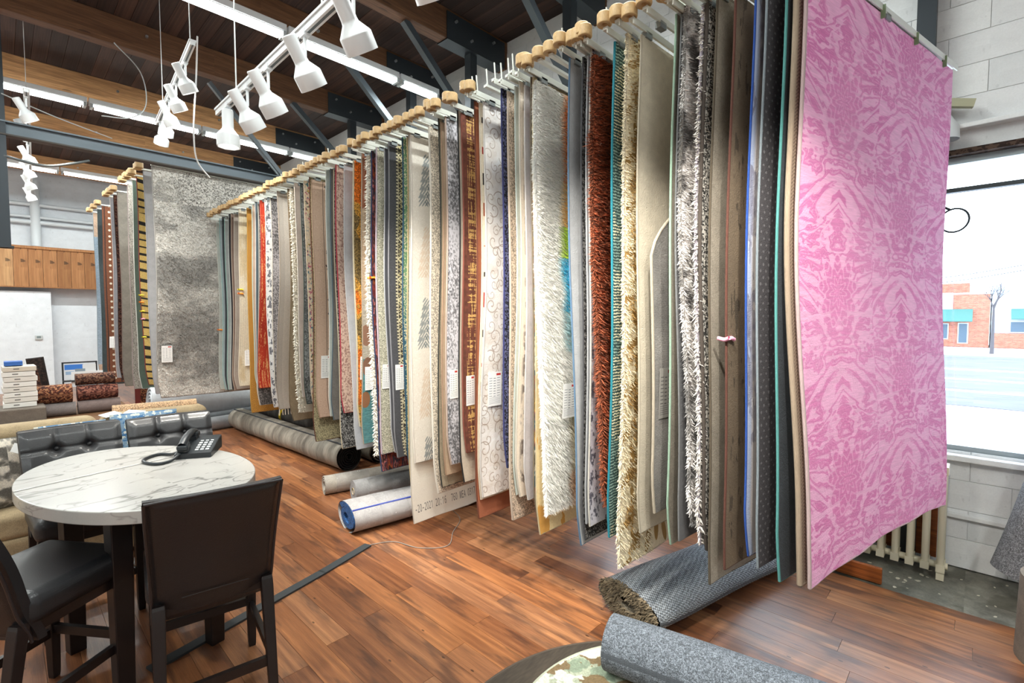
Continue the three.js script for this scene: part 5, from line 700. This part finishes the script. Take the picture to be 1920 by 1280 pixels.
// ---------------------------------------------------------------- goods at the back
{
  const pl = thing('display_platform', 'low wooden display platform behind the sofa', 'platform', [0.1, 0, -8.7]); obj('top', [rb(2.3, 0.05, 1.5, 0.008, 0, 0.4, 0)], mat('#8a7a68', 0.7, { map: beamTex }), pl); for (const x of [-1.1, 1.1]) for (const z of [-0.7, 0.7]) obj('leg', [bx(0.07, 0.376, 0.07, x, 0.188, z)], espresso, pl);
  const per = mat('#d8b08c', 0.9, { map: texOf.persian ??= made.persian() }), per2 = mat('#b98a80', 0.9, { map: texOf.persian }), gry = mat('#a49a98', 0.9, { map: shared.linen }), g2 = 'small rolled rugs on the platform';
  const rr = (label, x0, x1, y, z, r, m, seed) => roll('small_rug_roll', label, V(x0, y, z), V(x1, y, z), r, m, { seed, group: g2, turns: 4 });
  rr('grey small rug roll, lower left on the platform', 0.3, 0.66, 0.51, -8.6, 0.085, gry, 31); rr('grey small rug roll, lower right on the platform', 0.68, 1.12, 0.51, -8.62, 0.085, mat('#9a8884', 0.9, { map: shared.linen }), 32);
  rr('dark gold ornamental rug roll above the left grey roll', 0.29, 0.63, 0.715, -8.62, 0.12, per, 33); rr('reddish brown ornamental rug roll above the right grey roll', 0.68, 1.1, 0.695, -8.64, 0.1, per2, 34); rr('brown speckled rug roll, topmost on the platform', 0.67, 1.08, 0.875, -8.66, 0.08, mat('#a08878', 0.9, { map: texOf.persian }), 35);
  const wht = mat('#eceae4', 0.6), bxm = [wht, mat('#e2ded6', 0.6), mat('#d8cfc0', 0.6)];
  for (let i = 0; i < 8; i++) { const t = thing('flat_box', ['lowest', 'second lowest', 'third from below', 'fourth from below', 'fourth from top', 'third from top', 'second from top', 'topmost beige'][i] + ' flat white box in the stack at the left edge', 'box', [0.14 + 0.006 * (i % 3), 0.62 + i * 0.062, -8.5], 0.03 * (i % 2), 'stacked flat boxes'); obj('carton', [rb(0.29, 0.056, 0.34, 0.004, 0, 0.028, 0, 1)], i === 7 ? bxm[2] : bxm[i % 2], t); obj('handle_slot', [bx(0.05, 0.012, 0.004, -0.03, 0.03, 0.17)], mat('#6d6a66', 0.7), t); }
  tag(obj('blue_box', [rb(0.16, 0.05, 0.2, 0.004, 0.1, 1.145, -8.5, 1)], mat('#2f5fa8', 0.5)), 'small blue box on top of the white box stack', 'box');
  const mt = obj('folded_mat', [rb(0.46, 0.19, 0.5, 0.02, 0.13, 0.522, -8.45, 3)], mat('#8a7f74', 0.9, { map: shared.linen })); tag(mt, 'folded grey brown mat under the white box stack', 'mat');
  for (const [x, ry, c, label] of [[0.39, -0.3, '#4a3c36', 'dark ornamental framed sample leaning behind the boxes'], [0.34, -0.2, '#8a6a58', 'smaller reddish framed sample beside the dark one']]) { const t = thing('framed_sample', label, 'sample', [x, 0.425, -9.0], ry); const s = c === '#4a3c36' ? 1 : 0.8; const g = rb(0.16 * s, 0.72 * s, 0.02, 0.004, 0, 0.38 * s, 0, 1).rotateZ(0.12); obj('panel', g, mat(c, 0.8, { map: texOf.persian }), t); obj('frame', rb(0.18 * s, 0.74 * s, 0.014, 0.004, 0, 0.38 * s, -0.008, 1).rotateZ(0.12), mat('#2b2420', 0.6), t); }
  const st = thing('brochure_stand', 'black wire brochure stand with blue and white leaflets', 'stand', [0.85, 0, -10.2]);
  obj('frame', [bx(0.42, 0.02, 0.03, 0, 1.0, 0), bx(0.02, 1.0, 0.03, -0.2, 0.5, 0), bx(0.02, 1.0, 0.03, 0.2, 0.5, 0), bx(0.42, 0.02, 0.2, 0, 0.01, 0.05), bx(0.42, 0.02, 0.1, 0, 0.72, 0.05)], mat('#2c2f33', 0.5), st);
  const leaf = (name, w, h, x, y, z, c) => obj(name, [bx(w, h, 0.006, x, y, z)], mat(c, 0.6), st); leaf('blue_leaflet', 0.22, 0.08, -0.07, 0.93, 0.02, '#3f7fd6'); leaf('white_leaflet', 0.16, 0.11, 0.11, 0.91, 0.024, '#e8eaec'); leaf('photo_leaflet', 0.12, 0.08, 0.0, 0.86, 0.03, '#8d9aa4'); leaf('large_leaflet', 0.38, 0.2, 0.08, 0.76, 0.06, '#f2f3f4'); leaf('blue_leaflet', 0.1, 0.05, -0.12, 0.84, 0.03, '#9db8d6');
  roll('tan_rug_roll', 'tan and cream ornamental rug roll on the sofa back', V(0.66, 0.84, -5.5), V(1.28, 0.84, -5.42), 0.085, mat('#d6b28e', 0.9, { map: shared.speckle }), { seed: 41, turns: 4 });
  for (const [x, z, ry, label] of [[0.62, -5.28, 0.5, 'white paper tag on the sofa back by the tan roll'], [0.78, -5.25, -0.6, 'white paper tag lying beside the first paper tag']]) { const c = obj('paper_tag', bx(0.13, 0.003, 0.09), mat('#f2f2f0', 0.6)); c.position.set(x, 0.884, z + 0.0); c.rotation.set(0.2, ry, 0); tag(c, label, 'tag'); }
  const pr = thing('leaning_rug', 'dark red bordered ornamental rug standing under the far rack', 'rug', [1.5, 0, -10.0]); obj('field', [bx(0.9, 0.75, 0.02, 0.45, 0.375, 0)], mat('#c9a27c', 0.9, { map: texOf.persian }), pr); obj('border', [bx(0.9, 0.07, 0.024, 0.45, 0.715, 0), bx(0.07, 0.75, 0.024, 0.035, 0.375, 0)], mat('#6e2c26', 0.9), pr);
}
// ---------------------------------------------------------------- street seen through the window; the street lies lower than the shop floor
{
  const GY = -0.95, snow = mat('#eef2f8', 0.9, { map: paintMap }), road = mat('#787e88', 0.85, { map: tex(256, 256, 6, 6, (x, y) => { const f = fbm(x * 4, y * 0.9), v = 190 + 70 * (f - 0.4); return [v, v, v * 1.02]; }) });
  tag(obj('snow_ground', [bx(110, 0.2, 160, 59.9, GY - 0.12, 0)], snow), 'snow covered ground outside the window', 'ground', null, 'structure');
  tag(obj('street', [bx(24, 0.04, 150, 32, GY - 0.02, 0)], road), 'grey slushy street outside the window', 'street', null, 'structure');
  for (const [x, w, label] of [[24, 0.5, 'near bright slush track along the street'], [28.5, 0.6, 'middle bright slush track along the street'], [34, 0.8, 'far bright slush track along the street']]) tag(obj('slush_track', [bx(w, 0.012, 140, x, GY + 0.006, 0)], mat('#c9cfd8', 0.9)), label, 'snow', 'slush tracks');
  tag(obj('curb', [bx(0.4, 0.16, 150, 44.2, GY + 0.06, 0)], mat('#8f959c', 0.8)), 'snowy kerb on the far side of the street', 'curb', null, 'structure');
  const brick = mat('#d6bcb0', 0.9, { map: tex(256, 256, 2, 1, (x, y) => { const row = Math.floor(y / 0.075), m = (y % 0.075) < 0.012 || ((x + (row % 2) * 0.1) % 0.2) < 0.012; return m ? [196, 180, 170] : mul([186, 128, 108], 0.85 + 0.3 * h2(Math.floor((x + (row % 2) * 0.1) / 0.2), row)); }) }), glassM = mat('#3f5566', 0.3), white = mat('#b9bec4', 0.7), green = mat('#356b66', 0.6);
  const b = thing('brick_building', 'low brick shop across the street with a green awning', 'building', [60, GY, 0]);
  obj('wall', [bx(6, 4.75, 24, 3, 2.375, -11.2)], brick, b); obj('parapet', [bx(6.1, 0.14, 24.1, 3, 4.8, -11.2)], white, b); obj('upper_block', [bx(4, 1.1, 10, 4, 5.3, -5.6)], brick, b); obj('sign_panel', [bx(0.1, 2.0, 0.9, -0.05, 3.9, -2.1)], white, b);
  obj('awning', [metreUV(new THREE.BoxGeometry(1.5, 0.08, 5.0).rotateZ(0.8).translate(-0.6, 2.85, -2.8))], green, b);
  for (const [z, w, y, h, n] of [[-0.9, 0.55, 1.25, 1.7, 'door'], [-2.4, 0.9, 1.4, 1.3, 'window'], [-5, 2.2, 1.6, 1.5, 'window']]) { const f = obj(n, [bx(0.06, h + 0.16, w + 0.16, -0.02, y, z)], white, b); obj('pane', [bx(0.04, h, w, -0.05, y, z)], glassM, f); }
  const b2 = thing('grey_building', 'pale grey shop front across the street at the right', 'building', [60, GY, 6.9]);
  obj('wall', [bx(6, 5.5, 12, 3, 2.75, 0)], mat('#9aa4b2', 0.8), b2); obj('awning', [metreUV(new THREE.BoxGeometry(1.2, 0.08, 9).rotateZ(0.8).translate(-0.4, 2.95, -0.3))], green, b2); { const f = obj('window', [bx(0.06, 1.0, 9.2, -0.03, 1.85, -0.3)], white, b2); obj('pane', [bx(0.04, 0.86, 9, -0.05, 1.85, -0.3)], glassM, f); } obj('brick_base', [bx(0.2, 1.3, 12, -0.05, 0.65, 0)], brick, b2);
  const tr = thing('bare_tree', 'bare winter tree on the far pavement', 'tree', [50, GY, 0.85]), bark = mat('#4d4a4e', 0.9), r = rng(6), br = [];
  const grow = (p, d, L, w, n) => { const e = p.clone().addScaledVector(d, L); br.push(new THREE.CylinderGeometry(w * 0.65, w, L, 6).applyQuaternion(new THREE.Quaternion().setFromUnitVectors(V(0, 1, 0), d)).translate((p.x + e.x) / 2, (p.y + e.y) / 2, (p.z + e.z) / 2)); if (n) for (let k = 0; k < 3; k++) grow(p.clone().lerp(e, 0.55 + 0.45 * r()), d.clone().add(V(r() - 0.5, 0.25 * r(), r() - 0.5).multiplyScalar(1.2)).normalize(), L * 0.62, w * 0.55, n - 1); };
  obj('trunk', [new THREE.CylinderGeometry(0.08, 0.13, 2.2, 8).translate(0, 1.1, 0)], bark, tr); grow(V(0, 2.1, 0), V(0.05, 1, 0).normalize(), 1.5, 0.08, 4); obj('branches', br, bark, tr);
  for (const [y, label] of [[4.15, 'upper overhead cable across the street view'], [3.85, 'lower overhead cable across the street view']]) tag(obj('overhead_cable', tube([V(40, y + 5, 30), V(40, y + 1.6, 8), V(40, y + 0.55, 2), V(40, y, -1.6), V(40, y - 0.1, -6), V(40, y + 1, -22)], 0.025, 80), mat('#3a4248', 0.6)), label, 'cable', 'overhead cables');
}

renderer.render(scene, camera);
